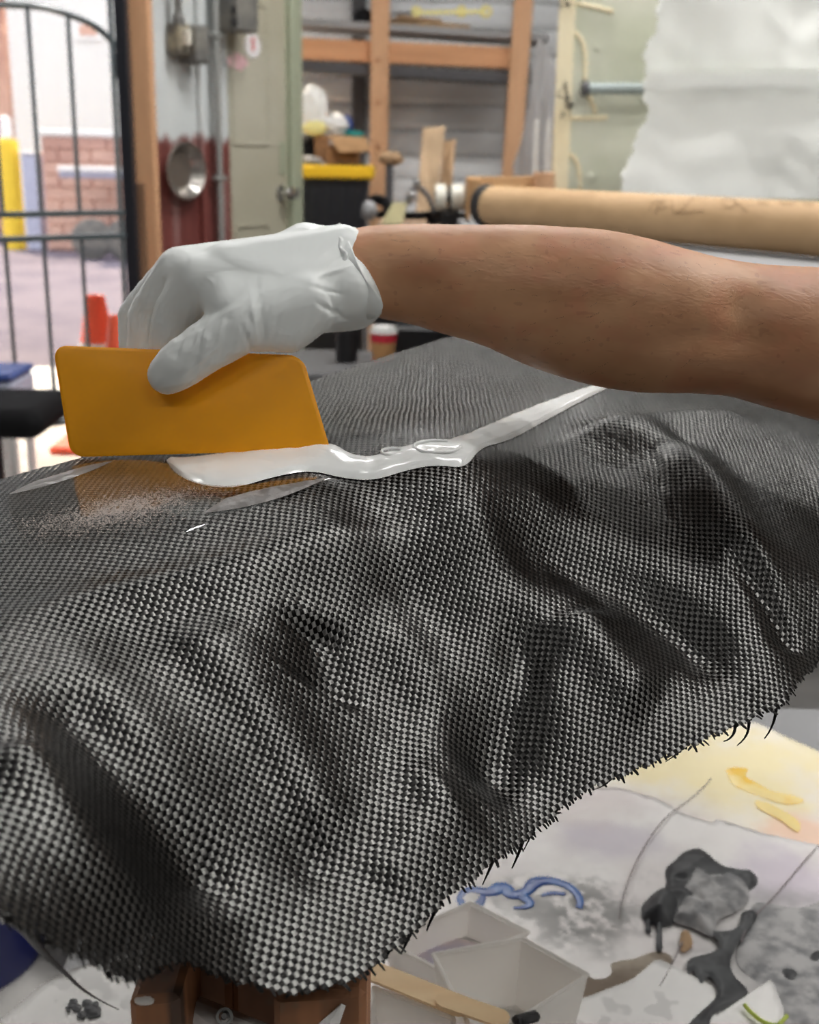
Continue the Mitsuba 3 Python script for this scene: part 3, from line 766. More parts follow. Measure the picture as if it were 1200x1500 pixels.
# plywood box
k = thing('plywood_box', 'open plywood box with a white stripe, left of the long kraft paper roll', 'box')
YP = 3.9
a, b = at(691, 262, YP), at(703, 326, YP)
put('end_panel', cbox([a[0], YP, b[2]], [b[0], YP + 0.45, a[2]], 0.003), 'ply_edge', False, parent=k)
for j in range(4):
    xx = a[0] + (b[0] - a[0]) * (j + 0.5) / 4
    put('ply_layer', cbox([xx - 0.0016, YP - 0.0012, at(700, 296, YP)[2]], [xx + 0.0016, YP + 0.01, a[2] - 0.002], 0.0004), 'kraft_dark', False, parent=k)
put('white_stripe', cbox([a[0] - 0.001, YP - 0.002, b[2]], [b[0] + 0.001, YP + 0.01, at(700, 297, YP)[2]], 0.0006), 'white', False, parent=k, label='white painted stripe')
c = at(808, 250, YP + 0.4)
put('back_panel', bar(np.array([b[0], YP + 0.44, (b[2] + a[2]) / 2]), np.array([c[0], YP + 0.41, (b[2] + a[2]) / 2 + 0.01]), 0.014, a[2] - b[2], Z, 0.003), 'plywood', False, parent=k)
A = at(783, 252, YP + 0.36); B = at(808, 330, YP + 0.36)
put('corner_block', cbox([A[0], YP + 0.33, b[2]], [B[0], YP + 0.40, A[2]], 0.004), 'stud', False, parent=k)
# grey table that carries box and roll
zt = b[2] - 0.002
k = thing('grey_table', 'long grey steel table under the kraft paper roll', 'table')
put('top', cbox([a[0] - 0.03, 2.25, zt - 0.04], [2.3, 4.23, zt], 0.006), 'grey_shelf', False, parent=k)
for xx in (a[0] + 0.4, 2.2):
    for yy in (2.35, 4.1):
        put('leg', cbox([xx, yy, 0], [xx + 0.06, yy + 0.06, zt - 0.04], 0.004), 'dark_steel', False, parent=k)

# the kraft paper roll
k = thing('kraft_roll', 'long roll of brown kraft paper lying across the right side behind the arm', 'paper roll')
A, B = at(722, 303, 3.62), at(1230, 334, 2.62)
r = 0.5 * (331 - 276) / FPX * 3.62 / math.cos(0.15)
A[2] = B[2] = zt + r * 1.05 + 0.003
d = (B - A); L = np.linalg.norm(d) + 0.5; d /= np.linalg.norm(d)
put('roll', lathe([(r * 0.62, 0), (r - 0.003, 0), (r, 0.003), (r, L - 0.003), (r - 0.003, L), (r * 0.62, L), (r * 0.62, 0)], 64, d, A), 'kraft', 30, parent=k)
put('end_plug', lathe([(0, -0.03), (r * 0.6, -0.03), (r * 1.02, -0.026), (r * 1.02, -0.004), (r * 0.6, 0.02), (0, 0.02)], 48, d, A), 'black', 30, parent=k, label='black end plug')
put('end_ring', trimesh.creation.torus(r * 0.98, 0.006, 48, 8, transform=trimesh.transformations.translation_matrix(A - d * 0.03) @ trimesh.geometry.align_vectors([0, 0, 1], d)), 'black', True, parent=k)


def rollp(px, py):
    """point on the roll's surface under a pixel"""
    o, v = EYE, ray(px, py)
    oc = o - A
    vp, op = v - d * np.dot(v, d), oc - d * np.dot(oc, d)
    aa, bb, cc = vp @ vp, 2 * vp @ op, op @ op - (r + 0.0005) ** 2
    D = bb * bb - 4 * aa * cc
    t = (-bb - math.sqrt(max(D, 0))) / (2 * aa)
    return o + v * t


scribble('pencil_stroke', [[(952, 309), (958, 297), (968, 293)], [(961, 312), (967, 298), (975, 294)], [(964, 306), (978, 303)], [(985, 296), (990, 312), (1003, 303), (1012, 293), (1020, 290)], [(988, 313), (1030, 309)]], rollp, 0.0016, 'pencil', k, label='faint pencil writing')
scribble('pencil_stroke', [[(1056, 298), (1068, 292), (1080, 297), (1072, 303), (1060, 301)], [(1078, 296), (1094, 309)], [(1110, 297), (1126, 299)], [(1142, 297), (1158, 299), (1166, 298)], [(1176, 298), (1186, 300)], [(1188, 301), (1193, 299)]], rollp, 0.0016, 'pencil', k, label='faint pencil dashes')

# tall cream mould with film
k = thing('cream_mould', 'tall cream fibreglass mould with a pale plywood edge marked 4, behind the paper roll', 'mould')
YM = 4.3
A, B = at(822, -40, YM), at(845, -40, YM); A2, B2 = at(808, 278, YM), at(832, 278, YM)
Q = lambda p, dy: p + np.array([0, dy, 0])
zq_ = zt + 0.005


def down(p0, p1, z):
    return p0 + (p1 - p0) * ((z - p0[2]) / (p1[2] - p0[2]))


A2, B2 = down(A, A2, zq_), down(B, B2, zq_)
put('edge_board', hullpts([A, B, A2, B2, Q(A, 0.02), Q(B, 0.02), Q(A2, 0.02), Q(B2, 0.02)]), 'mold_edge', False, parent=k)
A3 = at(1300, -40, YM + 0.0) + [0.3, 0.15, 0]
C3 = np.array([A3[0], A3[1], zq_])
Bb, Bb2 = B + [0, 0.012, 0], B2 + [0, 0.012, 0]
put('shell', hullpts([Bb, A3, Bb2, C3, Q(Bb, 0.05), Q(A3, 0.05), Q(Bb2, 0.05), Q(C3, 0.05)]), 'mold', False, parent=k)
nm = np.cross(A3 - Bb, Bb2 - Bb); nm /= np.linalg.norm(nm)
if nm[1] > 0: nm = -nm
mp = lambda px, py: onp(px, py, Bb + nm * 0.002, nm)
for pts in ([(838, 45), (848, 52), (856, 70), (858, 95), (857, 118)], [(827, 224), (838, 228), (847, 243), (850, 262), (850, 275)], [(836, 173), (860, 173), (890, 172)], [(845, 5), (870, 10), (898, 17)], [(862, 136), (868, 152), (873, 165)]):
    put('relief_ridge', tube([mp(*q) for q in smoothline(pts, 24, 2)], 0.0075, 8), 'mold_edge', True, parent=k)
for px, py, r_ in ((875, 70, 0.012), (882, 157, 0.009), (866, 260, 0.02), (845, 268, 0.01)):
    put('boss', lathe([(0, 0), (r_, 0), (r_ * 0.8, 0.004), (0, 0.006)], 20, nm, mp(px, py)), 'mold', 40, parent=k)
en = np.array([0, -1.0, 0])
ep = lambda px, py: onp(px, py, A + en * 0.0015, en)
scribble('marker_stroke', [[(829, 119), (823, 130), (817, 141), (826, 143), (836, 142)], [(829, 119), (829, 132), (829, 158)], [(828, 121), (831, 133), (832, 150)]], ep, 0.0018, 'marker', k, label='handwritten black 4')
scribble('marker_stroke', [[(829, 148), (838, 154), (830, 158), (840, 150), (834, 161)], [(831, 146), (835, 160)], [(821, 163), (826, 167), (820, 172)], [(824, 164), (828, 169)], [(832, 168), (834, 167)]], ep, 0.0018, 'marker', k, label='black marker scribble')
scribble('marker_stroke', [[(824, 1), (820, 6), (823, 13)], [(827, 3), (831, 2), (828, 8), (833, 9)], [(834, 3), (833, 9)], [(832, 7), (838, 6)]], ep, 0.0022, 'marker', k)
put('pipe', tube([mp(851, 131) + nm * 0.05, mp(960, 131) + nm * 0.05], 0.5 * 16 / FPX * 4.3, 20), 'pipe', 30, parent=k, label='grey pipe standing off the mould')
put('pipe_end', tube([mp(848, 131) + nm * 0.05, mp(856, 131) + nm * 0.05], 0.5 * 19 / FPX * 4.3, 20), 'dark_steel', 30, parent=k)
put('pipe_bracket', bar(mp(858, 131), mp(858, 131) + nm * 0.05, 0.03, 0.03, Z, 0.004), 'dark_steel', False, parent=k)
put('pipe_bracket', bar(mp(955, 131), mp(955, 131) + nm * 0.05, 0.03, 0.03, Z, 0.004), 'dark_steel', False, parent=k)


def film(edge_left, px_r, ytop, ybot, Y, seed, amp, n=(90, 110), topout=0.0):
    """hanging sheet: left border given as (y, x) points"""
    el = np.array(edge_left)
    v = np.linspace(ytop, ybot, n[0]); u = np.linspace(0, 1, n[1])
    P = np.zeros((n[0], n[1], 3))
    for i, y in enumerate(v):
        xl = np.interp(y, el[:, 0], el[:, 1]) + 3 * math.sin(y * 0.11 + seed) + 1.6 * math.sin(y * 0.29)
        for j, q in enumerate(u):
            P[i, j] = at(xl + (px_r - xl) * q, y, Y)
    w = np.stack([P[..., 0] * 4.5 + P[..., 2] * 1.5, P[..., 0] * 0 + seed, P[..., 2] * 3.5 - P[..., 0]], -1)
    f = (meshkit.fbm(w, 3, seed) - 0.5) * 2 * amp
    P[..., 1] -= f + topout * np.exp(-((v - ytop) / 14.0) ** 2)[:, None] - topout * 0.0
    return P


k = thing('plastic_film', 'rumpled white translucent plastic film draped over the cream mould', 'plastic film')
P = film([(-40, 972), (0, 966), (35, 962), (60, 952), (90, 943), (112, 946)], 1330, -40, 122, 4.05, 3, 0.05)
P[-12:, :, 1] += np.linspace(0, 0.05, 12)[:, None]
put('upper_sheet', slab(P, 0.004, [0, -1, 0]), 'film', True, parent=k)
P = film([(104, 942), (150, 946), (165, 948), (200, 934), (225, 922), (250, 914), (290, 905)], 1330, 108, 292, 4.0, 8, 0.045, topout=0.06)
put('lower_sheet', slab(P, 0.004, [0, -1, 0]), 'film', True, parent=k)

k = thing('clear_sheet', 'hanging clear plastic sheet between the timber upright and the cream mould', 'plastic sheet')
P = np.zeros((46, 24, 3))
for i, y in enumerate(np.linspace(58, 314, 46)):
    xl = np.interp(y, [58, 90, 150, 210, 240, 262], [788, 783, 776, 763, 752, 752])
    for j, q in enumerate(np.linspace(0, 1, 24)):
        P[i, j] = at(xl + (np.interp(y, [58, 110, 262], [792, 822, 812]) - xl) * q, y, 4.75)
P[..., 1] -= (meshkit.fbm(np.stack([P[..., 0] * 14, P[..., 2] * 2, P[..., 0] * 0], -1), 3, 4) - 0.5) * 0.08
put('sheet', slab(P, 0.003, [0, -1, 0]), 'clear_film', True, parent=k)
for xx in (783, 801):
    q = [at(xx, 176, 4.6), at(xx + 7, 172, 4.6), at(xx + 5, 262, 4.6), at(xx - 4, 262, 4.6)]
    put('white_fold', slab(np.array([[q[0], q[1]], [q[3], q[2]]]), 0.006, [0, -1, 0]), 'white', False, parent=k)

# ================================================================== the carbon cloth
CP = [  # pixel, pixel, height of the mould's surface there
    (-200, 765, 1.060), (0, 700, 1.065), (120, 668, 1.070), (300, 610, 1.072), (470, 552, 1.075), (650, 495, 1.075), (800, 470, 1.072), (1000, 460, 1.062), (1250, 460, 1.050),
    (550, 600, 1.074), (750, 560, 1.074), (100, 705, 1.068), (300, 690, 1.071), (500, 695, 1.073), (690, 670, 1.077), (890, 570, 1.078), (1050, 590, 1.068), (1200, 640, 1.050), (1350, 640, 1.03),
    (100, 800, 1.061), (300, 790, 1.061), (500, 780, 1.056), (700, 740, 1.058), (900, 680, 1.058), (1100, 700, 1.045), (1250, 750, 1.020),
    (0, 900, 1.053), (200, 900, 1.045), (400, 900, 1.034), (600, 880, 1.020), (800, 850, 1.018), (1000, 820, 1.016), (1200, 850, 1.000), (1350, 850, 0.985),
    (0, 1050, 1.046), (200, 1100, 1.020), (400, 1100, 0.992), (600, 1050, 0.980), (800, 1000, 0.982), (1000, 950, 0.980), (1150, 950, 0.975),
    (0, 1340, 1.030), (100, 1390, 1.010), (200, 1440, 0.985), (300, 1415, 0.962), (380, 1440, 0.946), (440, 1455, 0.940), (540, 1420, 0.936), (650, 1320, 0.936), (750, 1240, 0.937),
    (830, 1170, 0.940), (960, 1110, 0.946), (1100, 1050, 0.955), (1150, 1025, 0.960), (1200, 965, 0.965), (1300, 900, 0.968),
    (100, 1250, 1.020), (300, 1250, 0.982), (500, 1250, 0.957), (650, 1180, 0.957), (-200, 900, 1.052), (-200, 1100, 1.048), (-200, 1250, 1.042)]
cw = np.array([atz(x, y, z) for x, y, z in CP])
rbf = RBFInterpolator(cw[:, :2], cw[:, 2], kernel='thin_plate_spline', smoothing=2e-6)
gx, gy = np.linspace(-0.75, 1.1, 420), np.linspace(0.12, 1.75, 380)
GX, GY = np.meshgrid(gx, gy, indexing='ij')
HB = rbf(np.stack([GX.ravel(), GY.ravel()], -1)).reshape(GX.shape)
Hb = RectBivariateSpline(gx, gy, HB, kx=3, ky=3)


def hit(px, py, H):
    d = ray(px, py)
    t = np.linspace(0.25, 1.9, 900)
    P = EYE + d * t[:, None]
    f = P[:, 2] - H.ev(P[:, 0], P[:, 1])
    i = np.nonzero((f[:-1] > 0) & (f[1:] <= 0))[0]
    if len(i) == 0:
        i = [int(np.argmin(np.abs(f)))]
        return P[i[0]]
    i = i[0]; a = f[i] / (f[i] - f[i + 1])
    return P[i] * (1 - a) + P[i + 1] * a


FOLDS = [  # pixel polyline, height (m), half width (m)
    ([(-60, 945), (100, 888), (300, 848), (500, 800), (700, 758), (850, 700)], 0.005, 0.013),
    ([(455, 890), (470, 950), (480, 1020)], -0.010, 0.017),
    ([(545, 870), (610, 980), (640, 1080), (610, 1200)], 0.007, 0.02),
    ([(745, 860), (765, 960), (740, 1060), (690, 1160)], -0.011, 0.016),
    ([(840, 890), (890, 970), (960, 1050)], 0.010, 0.022),
    ([(700, 800), (800, 800), (900, 850), (1010, 930), (1090, 1010)], -0.010, 0.018),
    ([(900, 700), (960, 650), (1050, 740), (1120, 860), (1150, 930)], 0.012, 0.024),
    ([(1060, 810), (1120, 880), (1165, 970)], -0.006, 0.009),
    ([(60, 980), (170, 1090), (270, 1230), (340, 1350)], -0.012, 0.019),
    ([(10, 1080), (130, 1230), (230, 1380)], 0.009, 0.016),
    ([(270, 900), (380, 1060), (500, 1260)], 0.009, 0.024),
    ([(560, 1320), (640, 1220), (700, 1180)], 0.004, 0.014),
    ([(300, 1010), (420, 1180), (470, 1330)], -0.003, 0.012),
    ([(820, 650), (920, 625), (1030, 612), (1120, 612)], 0.006, 0.014), ([(860, 690), (960, 660), (1040, 640)], -0.005, 0.014),
    ([(480, 690), (600, 655), (700, 640), (850, 575)], -0.003, 0.02),
]
HF = HB.copy()
XY = np.stack([GX.ravel(), GY.ravel()], -1)
for pl_, amp, wd in FOLDS:
    q = np.array([hit(x, y, Hb)[:2] for x, y in pl_])
    q = smoothline(q, 120, 2)
    s = np.linspace(0, 1, 120)
    dd, ii = cKDTree(q).query(XY)
    env = np.clip(np.minimum(s, 1 - s) / 0.22, 0, 1); env = env * env * (3 - 2 * env)
    HF += (amp * np.exp(-(dd / wd) ** 2) * (0.15 + 0.85 * env[ii])).reshape(GX.shape)
HF += (meshkit.fbm(np.stack([GX * 16, GY * 16, GX * 0], -1), 3, 5) - 0.5) * 0.006 * np.clip((1.075 - HB) / 0.05, 0.1, 1)
Hs = RectBivariateSpline(gx, gy, HF, kx=3, ky=3)

HEM = [(-260, 800), (-200, 772), (0, 702), (120, 670), (300, 612), (470, 553), (650, 496), (720, 480), (900, 470), (1250, 470), (1420, 640), (1400, 840), (1300, 905), (1200, 968), (1150, 1026), (1100, 1052), (960, 1112), (830, 1172), (750, 1242), (650, 1322), (540, 1422), (500, 1442),
       (440, 1455), (380, 1440), (300, 1417), (250, 1408), (215, 1436), (195, 1440), (100, 1390), (0, 1342), (-120, 1290), (-260, 1230)]
hem = np.array([hit(x, y, Hb)[:2] for x, y in HEM])
hempoly = Polygon(hem).buffer(0)

# flatten: as-rigid-as-possible map of the surface, so that tows keep their width
st = 0.012
ux, uy = np.arange(gx[0] + .02, gx[-1] - .02, st), np.arange(gy[0] + .02, gy[-1] - .02, st)
MX, MY = np.meshgrid(ux, uy, indexing='ij')
inside = shapely.contains_xy(hempoly.buffer(0.035), MX, MY)
idx = np.arange(MX.size).reshape(MX.shape)
quad = np.stack([idx[:-1, :-1], idx[1:, :-1], idx[1:, 1:], idx[:-1, 1:]], -1)
ok = (inside[:-1, :-1] & inside[1:, :-1] & inside[1:, 1:] & inside[:-1, 1:])
quad = quad[ok]
tri = np.vstack([quad[:, [0, 1, 2]], quad[:, [0, 2, 3]]])
used = np.unique(tri); remap = -np.ones(MX.size, int); remap[used] = np.arange(len(used)); tri = remap[tri]
vx, vy = MX.ravel()[used], MY.ravel()[used]
V3 = np.stack([vx, vy, Hs.ev(vx, vy)], -1)
cc = trimesh.graph.connected_components(trimesh.Trimesh(V3, tri, process=False).edges, min_len=3)
e1 = V3[tri[:, 1]] - V3[tri[:, 0]]; e2 = V3[tri[:, 2]] - V3[tri[:, 0]]
l1 = np.linalg.norm(e1, axis=1); ex = e1 / l1[:, None]; nn = np.cross(e1, e2); nn /= np.linalg.norm(nn, axis=1, keepdims=True); ey = np.cross(nn, ex)
loc = np.stack([np.stack([l1 * 0, l1 * 0], -1), np.stack([l1, l1 * 0], -1), np.stack([(e2 * ex).sum(1), (e2 * ey).sum(1)], -1)], 1)
UVW = np.stack([vx, vy], -1)
nv = len(used)
ii, jj, ww, dl = [], [], [], []
for a, b, c in ((0, 1, 2), (1, 2, 0), (2, 0, 1)):
    va, vb = loc[:, a] - loc[:, c], loc[:, b] - loc[:, c]
    cot = (va * vb).sum(1) / np.abs(va[:, 0] * vb[:, 1] - va[:, 1] * vb[:, 0])
    ii.append(tri[:, a]); jj.append(tri[:, b]); ww.append(np.clip(cot, 0.05, 10) / 2); dl.append(loc[:, a] - loc[:, b])
I, J, Wt, D = np.concatenate(ii), np.concatenate(jj), np.concatenate(ww), np.concatenate(dl)
Lm = coo_matrix((np.r_[Wt, Wt, -Wt, -Wt], (np.r_[I, J, I, J], np.r_[I, J, J, I])), shape=(nv, nv)).tocsc()
Lm[0, 0] += 1.0
lu = splu(Lm.tocsc())
nt = len(tri)
for it in range(40):
    E = UVW[I] - UVW[J]
    S = np.einsum('ki,kj->kij', E * Wt[:, None], D)
    S = S[:nt] + S[nt:2 * nt] + S[2 * nt:]
    ang = np.arctan2(S[:, 1, 0] - S[:, 0, 1], S[:, 0, 0] + S[:, 1, 1])
    ang = np.r_[ang, ang, ang]; co, si = np.cos(ang), np.sin(ang)
    RD = np.stack([co * D[:, 0] - si * D[:, 1], si * D[:, 0] + co * D[:, 1]], -1) * Wt[:, None]
    rhs = np.zeros((nv, 2)); np.add.at(rhs, I, RD); np.add.at(rhs, J, -RD); rhs[0] += UVW[0] * 1.0
    UVW = lu.solve(rhs)
inv = LinearNDInterpolator(UVW, np.stack([vx, vy], -1))
fwd = LinearNDInterpolator(np.stack([vx, vy], -1), UVW)
# turn the weave so that one set of tows runs along the right hem
h0, h1 = fwd(*hit(560, 1400, Hb)[:2]), fwd(*hit(1080, 1060, Hb)[:2])
h0, h1 = np.ravel(h0), np.ravel(h1)
WA = math.atan2(*(h1 - h0)[::-1])
RW = np.array([[math.cos(WA), math.sin(WA)], [-math.sin(WA), math.cos(WA)]])
TOW = 0.00245
q = (UVW - h0) @ RW.T / TOW
a0, b0 = np.floor(q.min(0)).astype(int) - 1; a1, b1 = np.ceil(q.max(0)).astype(int) + 1
na, nb = a1 - a0, b1 - b0
ha, hb_ = np.meshgrid(a0 + np.arange(2 * na + 1) / 2, b0 + np.arange(2 * nb + 1) / 2, indexing='ij')
wob = lambda s, k: (meshkit.noise(np.stack([s * 0.13, s * 0 + k, s * 0], -1), k) - 0.5) * 0.5
uvq = np.stack([ha + wob(hb_, 3), hb_ + wob(ha, 4)], -1) * TOW
xy = inv((uvq @ RW + h0).reshape(-1, 2)).reshape(*uvq.shape)
P3 = np.concatenate([xy, Hs.ev(np.nan_to_num(xy[..., 0]), np.nan_to_num(xy[..., 1]))[..., None]], -1)
dx, dy = Hs.ev(np.nan_to_num(xy[..., 0]), np.nan_to_num(xy[..., 1]), dx=1), Hs.ev(np.nan_to_num(xy[..., 0]), np.nan_to_num(xy[..., 1]), dy=1)
N3 = np.stack([-dx, -dy, np.ones_like(dx)], -1); N3 /= np.linalg.norm(N3, axis=-1, keepdims=True)
cx = xy[1::2, 1::2]
okc = ~np.isnan(xy[0:-2:2, 0:-2:2]).any(-1) & ~np.isnan(xy[2::2, 0:-2:2]).any(-1) & ~np.isnan(xy[0:-2:2, 2::2]).any(-1) & ~np.isnan(xy[2::2, 2::2]).any(-1) & ~np.isnan(cx).any(-1)
okc &= shapely.contains_xy(hempoly, np.nan_to_num(cx[..., 0]), np.nan_to_num(cx[..., 1]))
par = (np.add.outer(np.arange(na) + a0, np.arange(nb) + b0) % 2 == 0)
AMP = 0.00018


def tows(warp):
    ci, cj = np.nonzero(okc & (par == warp))
    k = np.arange(3)
    A_ = (2 * ci[:, None, None] + k[None, :, None]); B_ = (2 * cj[:, None, None] + k[None, None, :])
    A_, B_ = np.broadcast_arrays(A_, B_)
    p, n = P3[A_, B_], N3[A_, B_]
    al = np.array([-1, 0, 1.0])
    lon = (al[:, None] if warp else al[None, :]); lat = (al[None, :] if warp else al[:, None])
    lon, lat = np.broadcast_arrays(lon, lat)
    h = AMP * (1 - 1.5 * lon ** 2) * np.where(lat == 0, 1, 0.72) 
    jit = (rng.random(len(ci)) - 0.5) * 0.00005
    tilt = (rng.random((len(ci), 2)) - 0.5) * 0.00013
    hh = h[None] + jit[:, None, None] + tilt[:, 0, None, None] * lon + tilt[:, 1, None, None] * lat
    v = (p + n * hh[..., None]).reshape(-1, 3)
    # tuck the ends a little under the neighbouring tow, narrow the flanks
    c = p[:, 1:2, 1:2]
    off = (p - c)
    axl = (p[:, 2, 1] - p[:, 0, 1]) if warp else (p[:, 1, 2] - p[:, 1, 0])
    axt = (p[:, 1, 2] - p[:, 1, 0]) if warp else (p[:, 2, 1] - p[:, 0, 1])
    v = v.reshape(-1, 3, 3, 3) + (axl[:, None, None] * (0.09 * lon)[None, ..., None]) - (axt[:, None, None] * (0.012 * lat)[None, ..., None])
    v = v.reshape(-1, 3)
    uv = np.stack([np.broadcast_to(lat, hh.shape), np.broadcast_to(lon, hh.shape)], -1).reshape(-1, 2) * 0.5 + 0.5
    b = (np.arange(len(ci)) * 9)[:, None]
    quads = np.array([[0, 3, 4, 1], [1, 4, 5, 2], [3, 6, 7, 4], [4, 7, 8, 5]])
    f = np.vstack([(b + qd[None, [0, 1, 2]]) for qd in quads] + [(b + qd[None, [0, 2, 3]]) for qd in quads])
    return (v, f), uv


for nm_, rf in (('carbon', 0.128), ('carbon_weft_shaded', 0.009)):   # fibres run along v; tow sheen and shade painted as two base colours
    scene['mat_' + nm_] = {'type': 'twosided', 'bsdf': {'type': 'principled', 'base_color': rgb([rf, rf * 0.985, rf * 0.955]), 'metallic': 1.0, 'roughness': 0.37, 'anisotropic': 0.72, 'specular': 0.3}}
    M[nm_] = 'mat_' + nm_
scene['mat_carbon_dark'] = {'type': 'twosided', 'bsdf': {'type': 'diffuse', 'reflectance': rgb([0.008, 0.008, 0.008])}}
M['carbon_dark'] = 'mat_carbon_dark'
cloth = thing('carbon_cloth', 'black woven carbon fibre cloth draped in folds over the mould, its lower hem fraying', 'carbon fibre cloth')
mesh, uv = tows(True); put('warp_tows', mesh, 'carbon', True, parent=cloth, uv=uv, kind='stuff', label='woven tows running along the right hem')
mesh, uv = tows(False); put('weft_tows', mesh, 'carbon_weft_shaded', True, parent=cloth, uv=uv, kind='stuff', label='woven tows running across towards the back')
# second ply below, closes the tiny gaps
FX, FY = np.meshgrid(np.arange(gx[0] + .02, gx[-1] - .02, 0.004), np.arange(gy[0] + .02, gy[-1] - .02, 0.004), indexing='ij')
ins = shapely.contains_xy(hempoly.buffer(-0.006), FX, FY)
fi_ = np.arange(FX.size).reshape(FX.shape)
f3 = np.stack([fi_[:-1, :-1], fi_[1:, :-1], fi_[1:, 1:], fi_[:-1, 1:]], -1).reshape(-1, 4)
f3 = f3[ins.ravel()[f3].all(1)]
us = np.unique(f3); rm = np.zeros(FX.size, int); rm[us] = np.arange(len(us))
X_, Y_ = FX.ravel()[us], FY.ravel()[us]
put('under_ply', (np.stack([X_, Y_, Hs.ev(X_, Y_) - 0.0009], -1), rm[f3]), 'carbon_dark', True, parent=cloth)

# frayed ends: every tow that crosses the hem runs out a few millimetres further
fr, fu, ff = [], [], []


def ribbon(p0, dirv, side, L, w, curl, n=4, tip=0.5):
    out = []
    g = np.array([0, 0, -1.0])
    p = p0.copy(); d_ = dirv / np.linalg.norm(dirv)
    for k in range(n + 1):
        ww_ = w * (1 - (1 - tip) * (k / n) ** 2)
        out += [p - side * ww_ / 2, p + side * ww_ / 2]
        d_ = d_ + g * curl; d_ /= np.linalg.norm(d_)
        p = p + d_ * L / n
    return np.array(out)


okp = np.pad(okc, 1)
for di, dj in ((1, 0), (-1, 0), (0, 1), (0, -1)):
    edge = okc & ~okp[1 + di:1 + di + na, 1 + dj:1 + dj + nb]
    for i, j in zip(*np.nonzero(edge)):
        c = P3[2 * i + 1, 2 * j + 1]; n_ = N3[2 * i + 1, 2 * j + 1]
        o = P3[2 * i + 1 + di, 2 * j + 1 + dj]
        dv = o - c; L0 = np.linalg.norm(dv)
        if not np.isfinite(L0) or L0 < 1e-5:
            continue
        if c[1] > 0.62 and c[0] < 0.25:
            lo_, hi_ = 0.0005, 0.002
        else:
            lo_, hi_ = 0.0004, 0.0042
        sd = np.cross(n_, dv / L0)
        tw = (rng.random() - 0.5) * 0.7
        sd2 = sd * math.cos(tw) + n_ * math.sin(tw)
        L = lo_ + (hi_ - lo_) * rng.random() ** 2
        vv = ribbon(o + n_ * (rng.random() - 0.7) * 0.0004, dv / L0 + sd * (rng.random() - 0.5) * 0.5, sd2, L, TOW * (0.55 + 0.4 * rng.random()), 0.12 * rng.random(), 3, 0.6)
        b = len(fr) * 8; fr.append(vv); fu.append(np.array([[s, k / 3] for k in range(4) for s in (0, 1)]))
        ff += [[b + 2 * k, b + 2 * k + 1, b + 2 * k + 3] for k in range(3)] + [[b + 2 * k, b + 2 * k + 3, b + 2 * k + 2] for k in range(3)]
put('frayed_ends', (np.vstack(fr), np.array(ff)), 'carbon_weft_shaded', True, parent=cloth, uv=np.vstack(fu), kind='stuff', label='short frayed tow ends along the hem')

# long loose tows hanging from the hem
for pts, w in (([(1141, 1032), (1135, 1052), (1120, 1082)], .0026), ([(1100, 1055), (1096, 1070), (1080, 1092)], .0024), ([(1081, 1062), (1074, 1076), (1060, 1086)], .0024), ([(1022, 1082), (1005, 1092), (975, 1116)], .002),
               ([(775, 1216), (764, 1238), (750, 1272)], .0028), ([(792, 1204), (776, 1228), (766, 1248)], .0018), ([(728, 1262), (716, 1276), (707, 1296)], .0022), ([(650, 1326), (634, 1342), (625, 1364)], .003), ([(612, 1352), (600, 1370), (588, 1396)], .003),
               ([(585, 1376), (570, 1394), (562, 1408)], .003), ([(556, 1400), (548, 1412), (540, 1420)], .003), ([(830, 1174), (815, 1188), (800, 1196)], .002), ([(905, 1138), (890, 1146), (872, 1156)], .002)):
    q0 = hit(pts[0][0] - 4, pts[0][1] - 5, Hs)
    q = np.array([at(x, y, q0[1] - 0.004 * k) for k, (x, y) in enumerate(pts)]); q[0] = q0
    q = smoothline(q, 14, 2)
    put('loose_tow', tube(q, np.linspace(w, w * 0.25, 14) * 0.5, 6, flat=0.3), 'carbon_weft_shaded', True, parent=cloth)
q0 = hit(8, 1338, Hs)
q = np.array([at(x, y, q0[1] - 0.002 + 0.02 * k) for k, (x, y) in enumerate([(6, 1340), (40, 1368), (60, 1392), (95, 1425), (125, 1452), (174, 1479)])])
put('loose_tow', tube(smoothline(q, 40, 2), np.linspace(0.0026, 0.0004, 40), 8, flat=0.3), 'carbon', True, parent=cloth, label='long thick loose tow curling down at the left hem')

# ---- wet resin
scene['mat_wet'] = {'type': 'thindielectric', 'int_ior': 1.55, 'ext_ior': 1.0}
M['wet'] = 'mat_wet'
M['resin'] = mat('resin', C(226, 228, 227), 0.16, 0, 0.6, clearcoat=0.8, clearcoat_gloss=0.95)
scene['mat_foam'] = {'type': 'principledthin', 'base_color': rgb(C(205, 202, 200)), 'roughness': 0.2, 'diff_trans': 0.5, 'spec_trans': 0.5, 'eta': 1.5}
M['foam'] = 'mat_foam'
M['resin_grey'] = mat('resin_grey', spotty(C(112, 108, 106), C(140, 137, 136), 200), 0.5)


